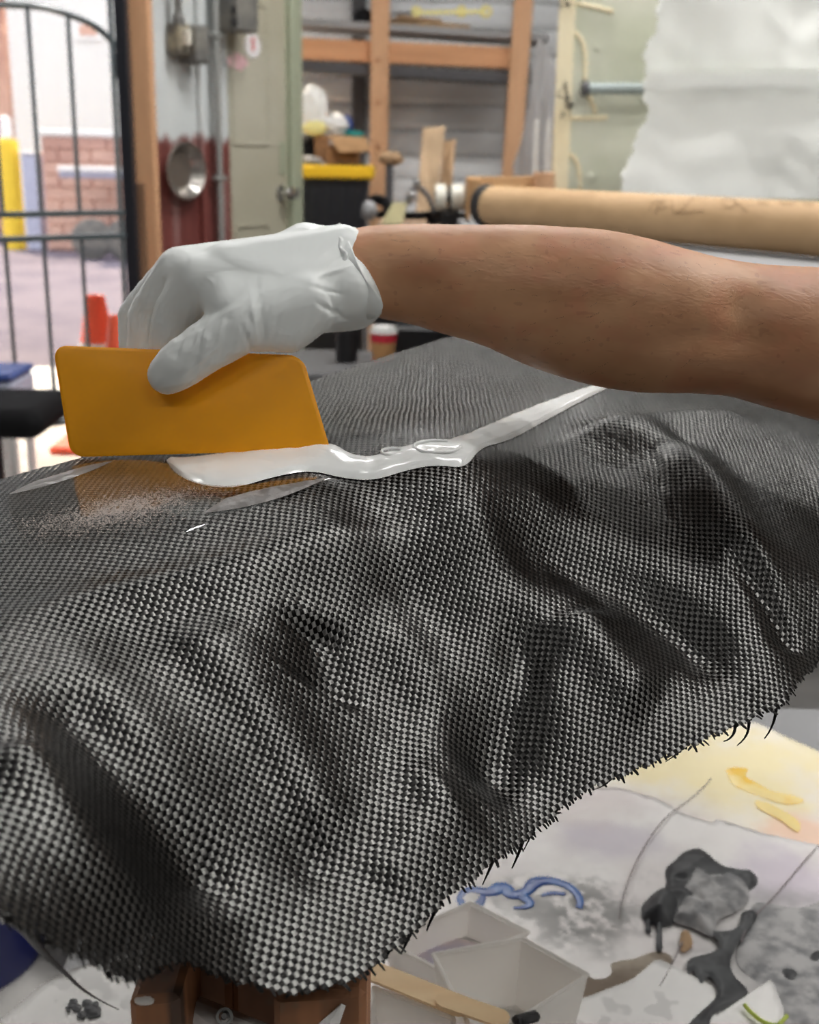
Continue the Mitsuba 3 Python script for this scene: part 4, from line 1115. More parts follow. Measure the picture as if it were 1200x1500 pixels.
def ribbon_on(up_, lo_, h, n=90, m=13, bump=0.0, seed=1, base=0.0007, soft=0.8):
    a = np.array([hit(x, y, Hs)[:2] for x, y in smoothline(up_, n, 2)]); b = np.array([hit(x, y, Hs)[:2] for x, y in smoothline(lo_, n, 2)])
    t = np.linspace(0, 1, m)
    q = a[:, None] * (1 - t[:, None]) + b[:, None] * t[:, None]
    z = Hs.ev(q[..., 0], q[..., 1])
    prof = np.sqrt(np.clip(1 - (2 * t - 1) ** 2, 0, 1)) ** soft
    wd = np.linalg.norm(a - b, axis=1)
    hh = h * np.clip(wd / 0.012, 0, 1)[:, None] * prof
    if bump:
        hh = hh * (1 + bump * 2 * (meshkit.fbm(np.concatenate([q * 130, z[..., None] * 0 + seed], -1), 3, seed) - 0.5))
    P = np.concatenate([q, (z + base + hh)[..., None]], -1)
    Bt = np.concatenate([q, (z + base - 0.0012)[..., None]], -1)
    g, gb = gridmesh(P), gridmesh(Bt)
    return g


rs = thing('resin_bead', 'white foamy resin bead pushed by the yellow spreader along the cloth', 'resin')
put('bead', ribbon_on([(243, 678), (330, 666), (430, 657), (487, 655), (520, 670), (560, 668), (600, 655), (650, 648), (700, 632), (760, 607), (830, 581), (895, 562)],
                      [(246, 681), (262, 698), (295, 712), (335, 716), (400, 701), (460, 693), (500, 701), (545, 704), (600, 690), (640, 684), (685, 681), (700, 664), (745, 646), (790, 623), (850, 590), (892, 569)], 0.0035, bump=0.35), 'resin', True, parent=rs)
ring = [hit(640 + 34 * math.cos(t), 664 + 9 * math.sin(t), Hs) + [0, 0, 0.0042] for t in np.linspace(0, 5.2, 26)]
put('swirl', tube(np.array(ring), 0.0011, 8), 'resin', True, parent=rs)
ring = [hit(575 + 16 * math.cos(t), 671 + 5 * math.sin(t), Hs) + [0, 0, 0.0040] for t in np.linspace(0.5, 5.5, 20)]
put('swirl', tube(np.array(ring), 0.0010, 8), 'resin', True, parent=rs)
k = thing('resin_film', 'clear wet resin film spread on the cloth below the spreader, mirroring it', 'resin')
put('film', ribbon_on([(10, 730), (90, 690), (150, 678), (250, 683), (340, 712), (420, 705), (480, 700)], [(20, 775), (60, 795), (110, 800), (170, 795), (240, 792), (310, 768), (380, 745), (440, 722), (484, 706)], 0.00015, 80, 17, base=0.0011, soft=3.0), 'wet', True, parent=k)
put('streak', ribbon_on([(14, 726), (60, 706), (110, 690), (164, 678)], [(15, 727), (66, 715), (114, 700), (164, 679)], 0.0012, 50, 7, 0.6, 5, base=0.0012), 'foam', True, parent=k, label='whitish resin streak')
put('streak', ribbon_on([(300, 753), (340, 731), (400, 717), (476, 703)], [(302, 754), (346, 748), (410, 732), (477, 704)], 0.0016, 70, 9, 0.9, 6, base=0.0012), 'resin_grey', True, parent=k, label='greyish resin ridge')
M['bubble'] = mat('bubble', C(168, 156, 150), 0.4)
bv, bf = [], []
core = smoothline([(40, 775), (100, 768), (170, 752), (240, 738), (320, 722)], 200, 2)
for i in range(5200):
    u_ = core[int(np.clip(rng.normal(0.5, 0.22), 0, 0.999) * 200)]
    x_, y_ = u_[0] + rng.normal(0, 16), u_[1] + rng.normal(0, 10)
    p_ = hit(x_, y_, Hs) if i % 4 == 0 else p_ + np.array([rng.normal(0, 0.004), rng.normal(0, 0.006), 0])
    p_[2] = float(Hs.ev(p_[0], p_[1]))
    r_ = rng.uniform(0.00015, 0.0005); b_ = len(bv) * 6
    th_ = np.arange(5) * 2 * np.pi / 5
    bv.append(np.vstack([p_ + [0, 0, 0.0014 + r_ * 0.5], p_ + np.c_[np.cos(th_) * r_, np.sin(th_) * r_, np.full(5, 0.0013)]]))
    bf += [[b_, b_ + 1 + q_, b_ + 1 + (q_ + 1) % 5] for q_ in range(5)]
put('froth', (np.vstack(bv), np.array(bf)), 'bubble', True, parent=k, kind='stuff', label='hazy froth of tiny bubbles')

# ================================================================== spreader
sb0, sb1 = hit(104, 672, Hs), hit(484, 661, Hs)
sb0[2] += 0.001; sb1[2] += 0.001
bd = (sb1 - sb0); SL = np.linalg.norm(bd); bd /= SL
YT0 = (sb0[1] + sb1[1]) / 2 + 0.022
t0, t1 = at(78, 506, sb0[1] + 0.020), at(443, 521, sb1[1] + 0.020)
k = thing('yellow_spreader', 'amber yellow plastic squeegee held upright in the gloved hand on the cloth', 'spreader')
nS = 40
u = np.linspace(0, 1, nS)
# outline with rounded corners in (u,v), v from bottom to top
crn = lambda cx_, cy_, rx, ry, a0_, a1_: [(cx_ + rx * math.cos(t), cy_ + ry * math.sin(t)) for t in np.linspace(a0_, a1_, 9)]
rx, ry = 0.055, 0.13
OUT = crn(1 - rx, 1 - ry, rx, ry, 0, math.pi / 2) + crn(rx, 1 - ry, rx, ry, math.pi / 2, math.pi) + crn(rx, ry * 0.9, rx, ry * 0.9, math.pi, 1.5 * math.pi) + crn(1 - 0.012, 0.03, 0.012, 0.03, 1.5 * math.pi, 2 * math.pi)
ns_ = np.cross(bd, (t0 + t1) / 2 - (sb0 + sb1) / 2); ns_ /= np.linalg.norm(ns_)
if ns_[1] > 0: ns_ = -ns_


def SP(uu, vv):
    bot = sb0 * (1 - uu) + sb1 * uu; top = t0 * (1 - uu) + t1 * uu
    return bot * (1 - vv) + top * vv


V, F = [], []
rings = [(1.0, 0.0), (1.0, 1.0), (0.965, 1.35), (0.965, -0.35)]
nO = len(OUT); cen = np.array([0.5, 0.5])
seq = [(0.93, -0.20), (0.975, -0.10), (1.0, 0.12), (1.0, 0.88), (0.975, 1.10), (0.93, 1.20)]
TH = 0.0024
for sc_, dn in seq:
    for (a, b) in OUT:
        a2 = 0.5 + (a - 0.5) * (1 - (1 - sc_) * 0.45); b2 = 0.5 + (b - 0.5) * sc_
        taper = 0.35 + 0.65 * min(1, b2 / 0.3)
        V.append(SP(a2, b2) + ns_ * (dn - 0.5) * TH * taper)
V = np.array(V)
for r_ in range(len(seq) - 1):
    for j in range(nO):
        p, q = r_ * nO + j, r_ * nO + (j + 1) % nO
        F += [[p, q, q + nO], [p, q + nO, p + nO]]
from shapely import Polygon as _P
tr_v, tr_f = trimesh.creation.triangulate_polygon(Polygon([(a, b) for a, b in OUT]), engine='earcut')
o2 = np.array(OUT); near = cKDTree(o2).query(tr_v)[1]
for f_ in tr_f:
    F.append([near[f_[0]], near[f_[1]], near[f_[2]]]); n0 = (len(seq) - 1) * nO; F.append([n0 + near[f_[0]], n0 + near[f_[2]], n0 + near[f_[1]]])
ms = trimesh.Trimesh(V, F, process=True); ms.fix_normals()
put('blade', ms, 'spreader', 35, parent=k)

# ================================================================== person: bare forearm with a white glove
pers = thing('person', 'bare tanned forearm from the right, hand in a white glove gripping the yellow spreader', 'person')


def S(px, py, Y, r, seg=32):
    return m3.Manifold.sphere(r, seg).translate(at(px, py, Y).tolist())


def bone(*q):
    return m3.Manifold.batch_hull([S(*a) for a in q])


YTOP = (t0[1] + t1[1]) / 2
print('spreader Y bottom', sb0, sb1, 'top', t0, t1, 'len', SL)
YF = YTOP - 0.0              # depth of the blade's top edge
hand = [
    # palm and back of the hand
    bone((292, 410, YF + 0.010, .0165), (266, 400, YF + 0.034, .0165), (264, 402, YF + 0.056, .0155), (278, 412, YF + 0.076, .0140), (505, 385, YF + 0.058, .0235), (500, 425, YF + 0.03, .0225), (400, 420, YF + 0.02, .0215)),
    bone((500, 372, YF + 0.045, .0185), (512, 428, YF + 0.04, .0245), (430, 440, YF + 0.012, .0215), (330, 400, YF + 0.018, .0185)),
    # thumb base, thumb
    bone((440, 445, YF + 0.012, .0230), (420, 478, YF + 0.002, .0165), (348, 470, YF - 0.010, .0170), (330, 430, YF + 0.006, .0165)),
    bone((350, 478, YF - 0.011, .0170), (296, 512, YF - 0.0175, .0150)),
    bone((296, 512, YF - 0.0175, .0150), (262, 536, YF - 0.0195, .0142)),
    bone((262, 536, YF - 0.0195, .0142), (245, 549, YF - 0.0195, .0118)),
    # index, middle, ring, little: each from its knuckle over the blade's top edge and down behind it
    bone((292, 412, YF + 0.011, .0168), (258, 462, YF + 0.017, .0142)),
    bone((258, 462, YF + 0.017, .0142), (244, 520, YF + 0.0170, .0120)),
    bone((244, 520, YF + 0.0170, .0120), (252, 560, YF + 0.0135, .0098)),
    bone((266, 400, YF + 0.033, .0165), (220, 462, YF + 0.038, .0135)),
    bone((220, 462, YF + 0.038, .0135), (208, 540, YF + 0.027, .0108)),
    bone((208, 540, YF + 0.027, .0108), (228, 578, YF + 0.014, .0095)),
    bone((262, 400, YF + 0.055, .0155), (200, 464, YF + 0.061, .0122)),
    bone((200, 464, YF + 0.061, .0122), (200, 540, YF + 0.044, .0104)),
    bone((200, 540, YF + 0.044, .0104), (236, 572, YF + 0.018, .0092)),
    bone((276, 410, YF + 0.077, .0140), (200, 480, YF + 0.082, .0108)),
    bone((200, 480, YF + 0.082, .0108), (214, 540, YF + 0.056, .0094)),
    bone((214, 540, YF + 0.056, .0094), (262, 562, YF + 0.020, .0086)),
    # web between thumb and index
    bone((350, 440, YF + 0.012, .0165), (300, 432, YF + 0.022, .0120), (345, 462, YF + 0.004, .0130)),
]
# cuff, a flared sleeve end
Wc = at(505, 392, YF + 0.05)
ca, cb_ = at(490, 398, YF + 0.05), at(541, 392, YF + 0.056)
ax = (cb_ - ca) / np.linalg.norm(cb_ - ca)


def ringpts(c, axis, ru, rd, n=40):
    up = np.array([0, 0, 1.0]) - axis * axis[2]; up /= np.linalg.norm(up); sd = np.cross(axis, up)
    th = np.arange(n) * 2 * np.pi / n
    return c + np.cos(th)[:, None] * up * ru + np.sin(th)[:, None] * sd * rd


top_, bot_ = at(491, 333, YF + 0.052), at(536, 460, YF + 0.05)
cc_ = (top_ + bot_) / 2; rr = np.linalg.norm(top_ - bot_) / 2
tilt_ax = np.cross((top_ - bot_) / np.linalg.norm(top_ - bot_), [0, -1.0, 0]); tilt_ax /= np.linalg.norm(tilt_ax)
if tilt_ax[0] < 0: tilt_ax = -tilt_ax


def ell(c, axis, upv, ru, rd, n=40):
    upv = upv / np.linalg.norm(upv); sd = np.cross(axis, upv)
    th = np.arange(n) * 2 * np.pi / n
    return c + np.cos(th)[:, None] * upv * ru + np.sin(th)[:, None] * sd * rd


r1 = ell(at(470, 405, YF + 0.045), tilt_ax, top_ - bot_, 0.036, 0.026)
r2 = ell(cc_, tilt_ax, top_ - bot_, rr, 0.033)
hand.append(m3.Manifold.hull_points(np.vstack([r1, r2])))
r0 = ell(at(430, 415, YF + 0.035), tilt_ax, top_ - bot_, 0.032, 0.024)
hand.append(m3.Manifold.hull_points(np.vstack([r0, r1])))
g = m3.Manifold.batch_boolean(hand, m3.OpType.Add).refine_to_length(0.003)
mm = g.to_mesh(); gl = trimesh.Trimesh(mm.vert_properties[:, :3], mm.tri_verts, process=False)
gl = max(gl.split(only_watertight=False), key=lambda q: len(q.faces))
eu = gl.edges_unique         # volume-keeping smoothing, no vertex may travel far
Aj = coo_matrix((np.ones(len(eu) * 2), (np.r_[eu[:, 0], eu[:, 1]], np.r_[eu[:, 1], eu[:, 0]])), shape=(len(gl.vertices),) * 2).tocsr()
deg = np.maximum(np.asarray(Aj.sum(1)), 1)
vs0 = gl.vertices.copy(); vs = vs0.copy()
for _ in range(26):
    for lam in (0.55, -0.53):
        vs = vs + lam * (Aj @ vs / deg - vs)
    mv = vs - vs0; ln = np.linalg.norm(mv, axis=1, keepdims=True)
    vs = vs0 + mv * np.minimum(1, 0.006 / np.maximum(ln, 1e-9))
gl.vertices = vs
gl = gl.subdivide()
v = gl.vertices.copy(); n = gl.vertex_normals
px_ = project(v)
# wrinkles of the thin rubber: fine ripples, stronger near thumb root, wrist and knuckles
w1 = (meshkit.fbm(np.stack([px_[:, 0] / 9 + px_[:, 1] / 40, px_[:, 1] / 60, v[:, 1] * 40], -1), 3, 3) - 0.5)
w2 = (meshkit.fbm(v * 160, 3, 6) - 0.5)
gz = lambda x, y, sx, sy: np.exp(-((px_[:, 0] - x) / sx) ** 2 - ((px_[:, 1] - y) / sy) ** 2)
amt = 0.0003 + 0.0022 * gz(395, 490, 40, 50) + 0.0020 * gz(300, 500, 45, 40) + 0.0022 * gz(215, 450, 40, 55) + 0.0012 * gz(490, 440, 30, 40)
v += n * (w1 * amt + w2 * (0.0003 + 0.0018 * gz(215, 460, 45, 60) + 0.0012 * gz(300, 510, 50, 40)))[:, None]
fold = lambda x, y, ang, L, wd, a: a * np.exp(-((((px_[:, 0] - x) * math.cos(ang) + (px_[:, 1] - y) * math.sin(ang)) / L) ** 2) - (((-(px_[:, 0] - x) * math.sin(ang) + (px_[:, 1] - y) * math.cos(ang)) / wd) ** 2))
for a in ((488, 398, -0.3, 26, 3.5, .0010), (478, 425, 0.25, 24, 3, -.0009), (486, 440, 1.1, 26, 4, -.0010), (385, 470, 1.45, 40, 4, -.0009), (372, 468, 1.4, 42, 4, .0008), (365, 505, 1.2, 30, 4, -.0009), (485, 455, 0.5, 20, 4, -.0016), (330, 447, -0.6, 26, 6, -.0020), (305, 520, -0.7, 26, 3, .0008)):
    v += n * fold(*a)[:, None]
gl.vertices = v
M['glove'] = mat('glove', C(226, 230, 229), 0.42, 0, 0.45, bump=(lambda p, n, uv: fbm(p.x * 900, p.y * 900, p.z * 900, 2), 0.00006, 2e-4))
put('glove', gl, 'glove', True, parent=pers, label='thin white rubber glove on the hand')
# rolled rim of the cuff
rim = ell(cc_ + tilt_ax * 0.0005, tilt_ax, top_ - bot_, rr - 0.0005, 0.0327, 72)
rim += tilt_ax * ((meshkit.noise(np.stack([np.arange(72) * 0.45, np.zeros(72), np.zeros(72)], -1), 3) - 0.5) * 0.006)[:, None]
put('cuff_rim', trimesh.Trimesh(**dict(zip(('vertices', 'faces'), (lambda m: (m.vertices, m.faces))(tube(np.vstack([rim, rim[:1]]), 0.0016, 8, caps=False)))), process=False), 'glove', True, parent='person__glove')
# flap of the cuff standing off below the wrist
fl = [(498, 326, .046), (511, 352, .030), (523, 382, .020), (536, 410, .0155), (556, 435, .014), (561, 446, .0145), (556, 461, .018), (541, 469, .024), (520, 474, .034)]
fi_n = [(484, 334, .046), (494, 360, .0265), (503, 388, .0205), (510, 412, .0185), (516, 434, .0185), (517, 450, .0205), (510, 462, .026), (500, 467, .031), (486, 470, .037)]
outer = np.array([at(x, y, YF + dy) for x, y, dy in smoothline(fl, 40, 2)])
inner = np.array([at(x, y, YF + dy) for x, y, dy in smoothline(fi_n, 40, 2)])
t_ = np.linspace(0, 1, 10)
Pf = inner[:, None] * (1 - t_[:, None]) + outer[:, None] * t_[:, None]
Pf[..., 1] += (meshkit.fbm(np.stack([Pf[..., 0] * 90, Pf[..., 2] * 70, Pf[..., 1] * 0], -1), 2, 4) - 0.5) * 0.006 * t_[None, :]
put('cuff_flap', slab(Pf, 0.0012, [0, -1, 0]), 'glove', True, parent='person__glove')

# arm: lofted along stations (pixel x, top y, bottom y, depth, depth radius)
ST = [(440, 372, 438, .050, .020), (480, 350, 444, .05, .024), (515, 334, 452, .052, .029), (545, 329, 464, .054, .0305), (600, 327, 475, .055, .0315), (650, 328, 488, .055, .034), (700, 329, 501, .054, .036), (760, 330, 528, .052, .040), (820, 332, 550, .050, .043), (880, 336, 565, .048, .045),
      (950, 349, 574, .046, .046), (1000, 362, 573, .045, .045), (1050, 376, 576, .045, .044), (1100, 385, 588, .046, .044), (1150, 390, 602, .047, .0445), (1200, 392, 616, .048, .046), (1280, 394, 632, .05, .049), (1380, 396, 650, .055, .052), (1480, 402, 664, .06, .054), (1560, 410, 660, .065, .05), (1600, 430, 640, .068, .04), (1620, 480, 590, .07, .02)]
ST = np.array(ST)
s_ = np.r_[0, np.cumsum(np.diff(ST[:, 0]))]
ns = 210
from scipy.interpolate import PchipInterpolator
sx = np.linspace(440, 1620, ns)
topy, boty, yy, dr2 = (PchipInterpolator(ST[:, 0], ST[:, c])(sx) for c in (1, 2, 3, 4))
from scipy.ndimage import gaussian_filter1d as gf
topy, boty = gf(topy, 2, mode='nearest'), gf(boty, 2, mode='nearest')
NA = 96
th = np.arange(NA) * 2 * np.pi / NA
rowsP = []
for i in range(ns):
    Y = YF + yy[i]
    tp, bt = at(sx[i], topy[i], Y), at(sx[i], boty[i], Y)
    c = (tp + bt) / 2; rz = (tp - bt) / 2
    sq = 1.0
    rowsP.append(c + np.cos(th)[:, None] * rz + np.sin(th)[:, None] * np.array([0, -1.0, 0]) * dr2[i])
RP = np.array(rowsP)
V = RP.reshape(-1, 3)
F = []
for i in range(ns - 1):
    j = np.arange(NA); a = i * NA + j; b = i * NA + (j + 1) % NA
    F.append(np.stack([a, b, b + NA], -1)); F.append(np.stack([a, b + NA, a + NA], -1))
F = np.vstack(F)
V = np.vstack([V, RP[0].mean(0), RP[-1].mean(0)])
j = np.arange(NA)
F = np.vstack([F, np.stack([np.full(NA, len(V) - 2), (j + 1) % NA, j], -1), np.stack([np.full(NA, len(V) - 1), (ns - 1) * NA + j, (ns - 1) * NA + (j + 1) % NA], -1)])
arm = trimesh.Trimesh(V, F, process=False); arm.fix_normals()
n = arm.vertex_normals; v = arm.vertices.copy(); px_ = project(v)
front = np.clip(-n[:, 1], 0, 1)
v += n * (front * (-0.0065 * gz(1085, 455, 28, 42) - 0.004 * gz(1060, 500, 90, 22) + 0.003 * gz(940, 430, 110, 50) + 0.003 * gz(1000, 520, 90, 40) + 0.0035 * gz(1180, 470, 70, 70) - 0.0016 * gz(800, 445, 120, 16) + 0.0016 * gz(640, 372, 70, 18) - 0.001 * gz(620, 420, 60, 14)))[:, None]
v += n * ((meshkit.fbm(v * 28, 3, 8) - 0.5) * 0.0022 + (meshkit.fbm(v * 300, 2, 9) - 0.5) * 0.0004)[:, None]
arm.vertices = v


def skin(p, n, uv):
    a = fbm(p.x * 22, p.y * 22, p.z * 22, 4)
    c = mix(C(198, 150, 113), C(176, 125, 91), smoothstep(0.3, 0.7, a))
    red = smoothstep(0.45, 0.75, fbm(p.x * 60 + 9, p.y * 60, p.z * 60, 3)) * 0.35
    c = mix(c, C(190, 118, 90), red)
    f = smoothstep(0.80, 0.90, noise(p.x * 260, p.y * 260, p.z * 260)) * 0.22
    return mix(c, C(128, 74, 52), f)


M['skin'] = mat('skin', skin, 0.46, 0, 0.45, bump=(lambda p, n, uv: fbm(p.x * 520, p.y * 900, p.z * 900, 3), 0.00035, 3e-4))
put('forearm', arm, 'skin', True, parent=pers, label='tanned bare forearm and elbow')
# fine arm hair
hv, hf = [], []
vv, fi = trimesh.sample.sample_surface(arm, 2600, seed=5)
nrm = arm.face_normals[fi]; pxs = project(vv)
for p, n_, q in zip(vv, nrm, pxs):
    if not (575 < q[0] < 1120) or n_[1] > 0.5:
        continue
    if rng.random() > 0.25 + 0.75 * max(0, n_[2]):
        continue
    L = rng.uniform(0.004, 0.010)
    d_ = np.array([-0.8, 0, 0.1 * rng.normal() - 0.2]) + n_ * rng.uniform(0.3, 0.7) + rng.normal(0, 0.2, 3)
    d_ /= np.linalg.norm(d_); s_v = np.cross(d_, n_); s_v /= np.linalg.norm(s_v) + 1e-9
    w = 0.00007
    b = len(hv) * 5
    e_ = p + d_ * L + n_ * (-0.25 * L)
    m_ = p + d_ * L * 0.5
    hv.append(np.array([p - s_v * w, p + s_v * w, m_ - s_v * w * .8, m_ + s_v * w * .8, e_])); hf += [[b, b + 1, b + 3], [b, b + 3, b + 2], [b + 2, b + 3, b + 4]]
M['hair'] = mat('hair', C(120, 84, 58), 0.5)
put('arm_hair', (np.vstack(hv), np.array(hf)), 'hair', True, parent='person__forearm', kind='stuff', label='fine brown arm hair')

# ================================================================== work table below the cloth
ZT = 0.56
xl = atz(75, 1450, ZT)[0]
yf = atz(1165, 1036, ZT)[1]
k = thing('work_table', 'low grey work table under the paint splashed papers, standing in front', 'table')
put('top', cbox([xl, 0.3, ZT - 0.04], [1.15, yf, ZT], 0.005), 'grey_shelf', False, parent=k)
for xx in (xl + 0.03, 1.06):
    for yy in (0.34, yf - 0.1):
        put('leg', cbox([xx, yy, 0], [xx + 0.06, yy + 0.06, ZT - 0.04], 0.004), 'dark_steel', False, parent=k)


def fillmesh(poly_px, z, hfun, step=0.006, smooth_n=0, close=True):
    P_ = [atz(x, y, z)[:2] for x, y in poly_px]
    if smooth_n:
        P_ = smoothline(P_ + [P_[0]], smooth_n, 3)[:-1]
    pg = Polygon(P_).buffer(0)
    if pg.geom_type != 'Polygon':
        pg = max(pg.geoms, key=lambda g_: g_.area)
    bx = pg.bounds
    X, Y = np.meshgrid(np.arange(bx[0], bx[2], step), np.arange(bx[1], bx[3], step * 0.9), indexing='ij')
    X[:, ::2] += step / 2
    pts = np.stack([X.ravel(), Y.ravel()], -1)
    pts = pts[shapely.contains_xy(pg.buffer(-step * 0.4), pts[:, 0], pts[:, 1])]
    L = pg.exterior.length; nb_ = max(16, int(L / step))
    bd_ = np.array([pg.exterior.interpolate(L * i / nb_).coords[0] for i in range(nb_)])
    A_ = np.vstack([pts, bd_])
    from scipy.spatial import Delaunay
    tri_ = Delaunay(A_).simplices
    cen_ = A_[tri_].mean(1)
    tri_ = tri_[shapely.contains_xy(pg, cen_[:, 0], cen_[:, 1])]
    dist = shapely.distance(pg.exterior, shapely.points(A_))
    zz = z + hfun(A_, dist)
    v = np.column_stack([A_, zz])
    cr = np.cross(v[tri_[:, 1]] - v[tri_[:, 0]], v[tri_[:, 2]] - v[tri_[:, 0]])[:, 2]
    tri_[cr < 0] = tri_[cr < 0][:, [0, 2, 1]]
    if close:          # skirt down to the sheet below
        n0 = len(pts); m0 = len(v)
        low = v[n0:].copy(); low[:, 2] = z - 0.0008
        v = np.vstack([v, low])
        i = np.arange(nb_); j = (i + 1) % nb_
        sk = np.vstack([np.stack([n0 + i, m0 + i, n0 + j], -1), np.stack([n0 + j, m0 + i, m0 + j], -1)])
        tri_ = np.vstack([tri_, sk])
    return trimesh.Trimesh(v, tri_, process=False)


def wavy(a, f, seed):
    return lambda A_, d_: a * (meshkit.fbm(np.column_stack([A_ * f, np.full(len(A_), seed)]), 4, seed)) + 0.0006


def spot(p, px, py, rx_, ry_, soft=0.6):
    c = atz(px, py, ZT); a = atz(px + rx_, py, ZT); b = atz(px, py + ry_, ZT)
    u_ = (p.x - float(c[0])) / float(abs(a[0] - c[0])); v_ = (p.y - float(c[1])) / float(abs(b[1] - c[1]))
    nz = (fbm(p.x * 28, p.y * 28, 3.0, 4) - 0.5) * 1.2
    return 1 - smoothstep(1 - soft, 1 + soft, dr.sqrt(u_ * u_ + v_ * v_) + nz)


def paper_a(p, n, uv):
    c = mix(C(244, 240, 230), C(238, 230, 222), fbm(p.x * 14, p.y * 14, 1.0, 3))
    c = mix(c, C(244, 230, 186), spot(p, 1060, 1130, 170, 60))
    c = mix(c, C(246, 206, 180), spot(p, 1190, 1225, 60, 22) * 0.8)
    return mix(c, C(214, 204, 214), spot(p, 900, 1200, 120, 40) * 0.7)


def paper_b(p, n, uv):
    c = mix(C(226, 219, 218), C(240, 236, 234), smoothstep(0.3, 0.7, fbm(p.x * 12, p.y * 12, 2.0, 4)))
    c = mix(c, C(200, 190, 204), spot(p, 890, 1245, 70, 26) * 0.7)
    c = mix(c, C(206, 194, 210), spot(p, 1150, 1300, 70, 40) * 0.7)
    c = mix(c, C(216, 204, 202), spot(p, 860, 1190, 80, 30) * 0.6)
    g = spot(p, 850, 1350, 110, 48) * smoothstep(0.32, 0.6, fbm(p.x * 60, p.y * 60, 5.0, 4))
    c = mix(c, C(128, 126, 124), g)
    return mix(c, C(150, 148, 148), spot(p, 1180, 1440, 140, 120) * 0.8)


def paper_c(p, n, uv):
    c = mix(C(240, 238, 236), C(248, 246, 244), fbm(p.x * 20, p.y * 20, 2.0, 3))
    s = smoothstep(0.60, 0.66, fbm(p.x * 45, p.y * 45, 8.0, 3)) * 0.3
    return mix(c, C(170, 168, 168), s)


M['paper_a'] = mat('paper_a', paper_a, 0.6)
M['paper_b'] = mat('paper_b', paper_b, 0.4)
M['paper_c'] = mat('paper_c', paper_c, 0.7)
z1, z2, z3 = ZT + 0.001, ZT + 0.008, ZT + 0.015
k1 = thing('cream_paper', 'cream paper stained yellow at the far side of the low table', 'paper')
put('sheet', fillmesh([(640, 1200), (900, 1110), (1104, 1062), (1330, 1168), (1330, 1420), (700, 1420)], z1, wavy(0.006, 9, 1), 0.012), 'paper_a', True, parent=k1)
k2 = thing('lavender_sheet', 'lavender grey crinkled sheet spattered grey, in front of the cream paper', 'paper')
put('sheet', fillmesh([(480, 1330), (700, 1225), (840, 1160), (905, 1158), (965, 1178), (1000, 1200), (1042, 1214), (1050, 1208), (1120, 1228), (1330, 1262), (1330, 1640), (480, 1640)], z2, wavy(0.010, 9, 3), 0.010), 'paper_b', True, parent=k2)
k3 = thing('white_paper', 'white paper sheet at the bottom edge between the tray and the black paint trail', 'paper')
put('sheet', fillmesh([(770, 1540), (815, 1480), (870, 1462), (925, 1440), (962, 1408), (1000, 1424), (1046, 1450), (1052, 1490), (1130, 1440), (1150, 1490), (1100, 1600), (800, 1640)], z3, wavy(0.006, 12, 5), 0.008), 'paper_c', True, parent=k3)

dome = lambda h, w: (lambda A_, d_: h * (1 - np.exp(-d_ / w)))
lump = lambda h, w, f, seed: (lambda A_, d_: h * (1 - np.exp(-d_ / w)) * (0.35 + 1.3 * meshkit.fbm(np.column_stack([A_ * f, np.zeros(len(A_))]), 3, seed)))
zp = z2 + 0.0062
k = thing('yellow_paint', 'smear of thick yellow paint on the cream paper', 'paint smear')
put('smear', fillmesh([(1066, 1132), (1080, 1124), (1098, 1127), (1094, 1138), (1108, 1146), (1130, 1158), (1160, 1165), (1178, 1172), (1158, 1178), (1136, 1174), (1112, 1166), (1094, 1160), (1076, 1150)], z1 + 0.0045, dome(0.0015, 0.004), 0.003, 120), 'yellowpaint', True, parent=k)
put('smear', fillmesh([(1108, 1172), (1130, 1178), (1152, 1190), (1172, 1206), (1168, 1218), (1150, 1206), (1130, 1194), (1112, 1184)], z1 + 0.0045, dome(0.001, 0.004), 0.003, 80), 'yellowpaint', True, parent=k)
k = thing('blue_paint', 'winding streak of blue paint on the lavender sheet by the cloth hem', 'paint smear')
for q, w in (([(672, 1322), (690, 1304), (720, 1306), (738, 1300), (748, 1310), (770, 1306), (786, 1292), (812, 1291), (838, 1302), (850, 1320), (848, 1330)], [.003, .005, .0075, .009, .007, .006, .008, .006, .005, .004, .003]),
             ([(676, 1318), (684, 1330), (694, 1328), (706, 1312)], [.004, .006, .005, .004]), ([(746, 1312), (770, 1316), (776, 1322), (752, 1330)], [.004, .006, .004, .002]), ([(794, 1312), (812, 1308), (828, 1310)], [.002, .003, .003])):
    c_ = smoothline([atz(x, y, zp + 0.0005) for x, y in q], 50, 2)
    wq = np.interp(np.linspace(0, 1, 50), np.linspace(0, 1, len(w)), w)
    tb = tube(c_, wq, 10, flat=0.16)
    put('streak', tb, 'bluepaint', True, parent=k)
k = thing('black_paint_pool', 'thick lumpy pool of dark grey paint with drips on the lavender sheet', 'paint pool')
put('lump', fillmesh([(940, 1338), (948, 1318), (966, 1306), (974, 1296), (972, 1278), (986, 1262), (1000, 1250), (1024, 1245), (1042, 1254), (1056, 1268), (1082, 1276), (1104, 1280), (1110, 1298), (1098, 1312), (1088, 1330), (1070, 1338), (1046, 1350), (1020, 1352), (985, 1354), (956, 1352)], zp - 0.002, lump(0.009, 0.006, 70, 2), 0.0035, 220), 'blackpaint', True, parent=k)
put('grey_skin', fillmesh([(984, 1302), (1006, 1292), (1020, 1274), (1044, 1282), (1064, 1280), (1090, 1292), (1098, 1312), (1078, 1336), (1050, 1352), (1044, 1372), (1016, 1360), (988, 1350), (992, 1330)], zp + 0.002, lump(0.008, 0.006, 130, 4), 0.003, 150), 'greypaint', True, parent=k, label='mottled grey skin')
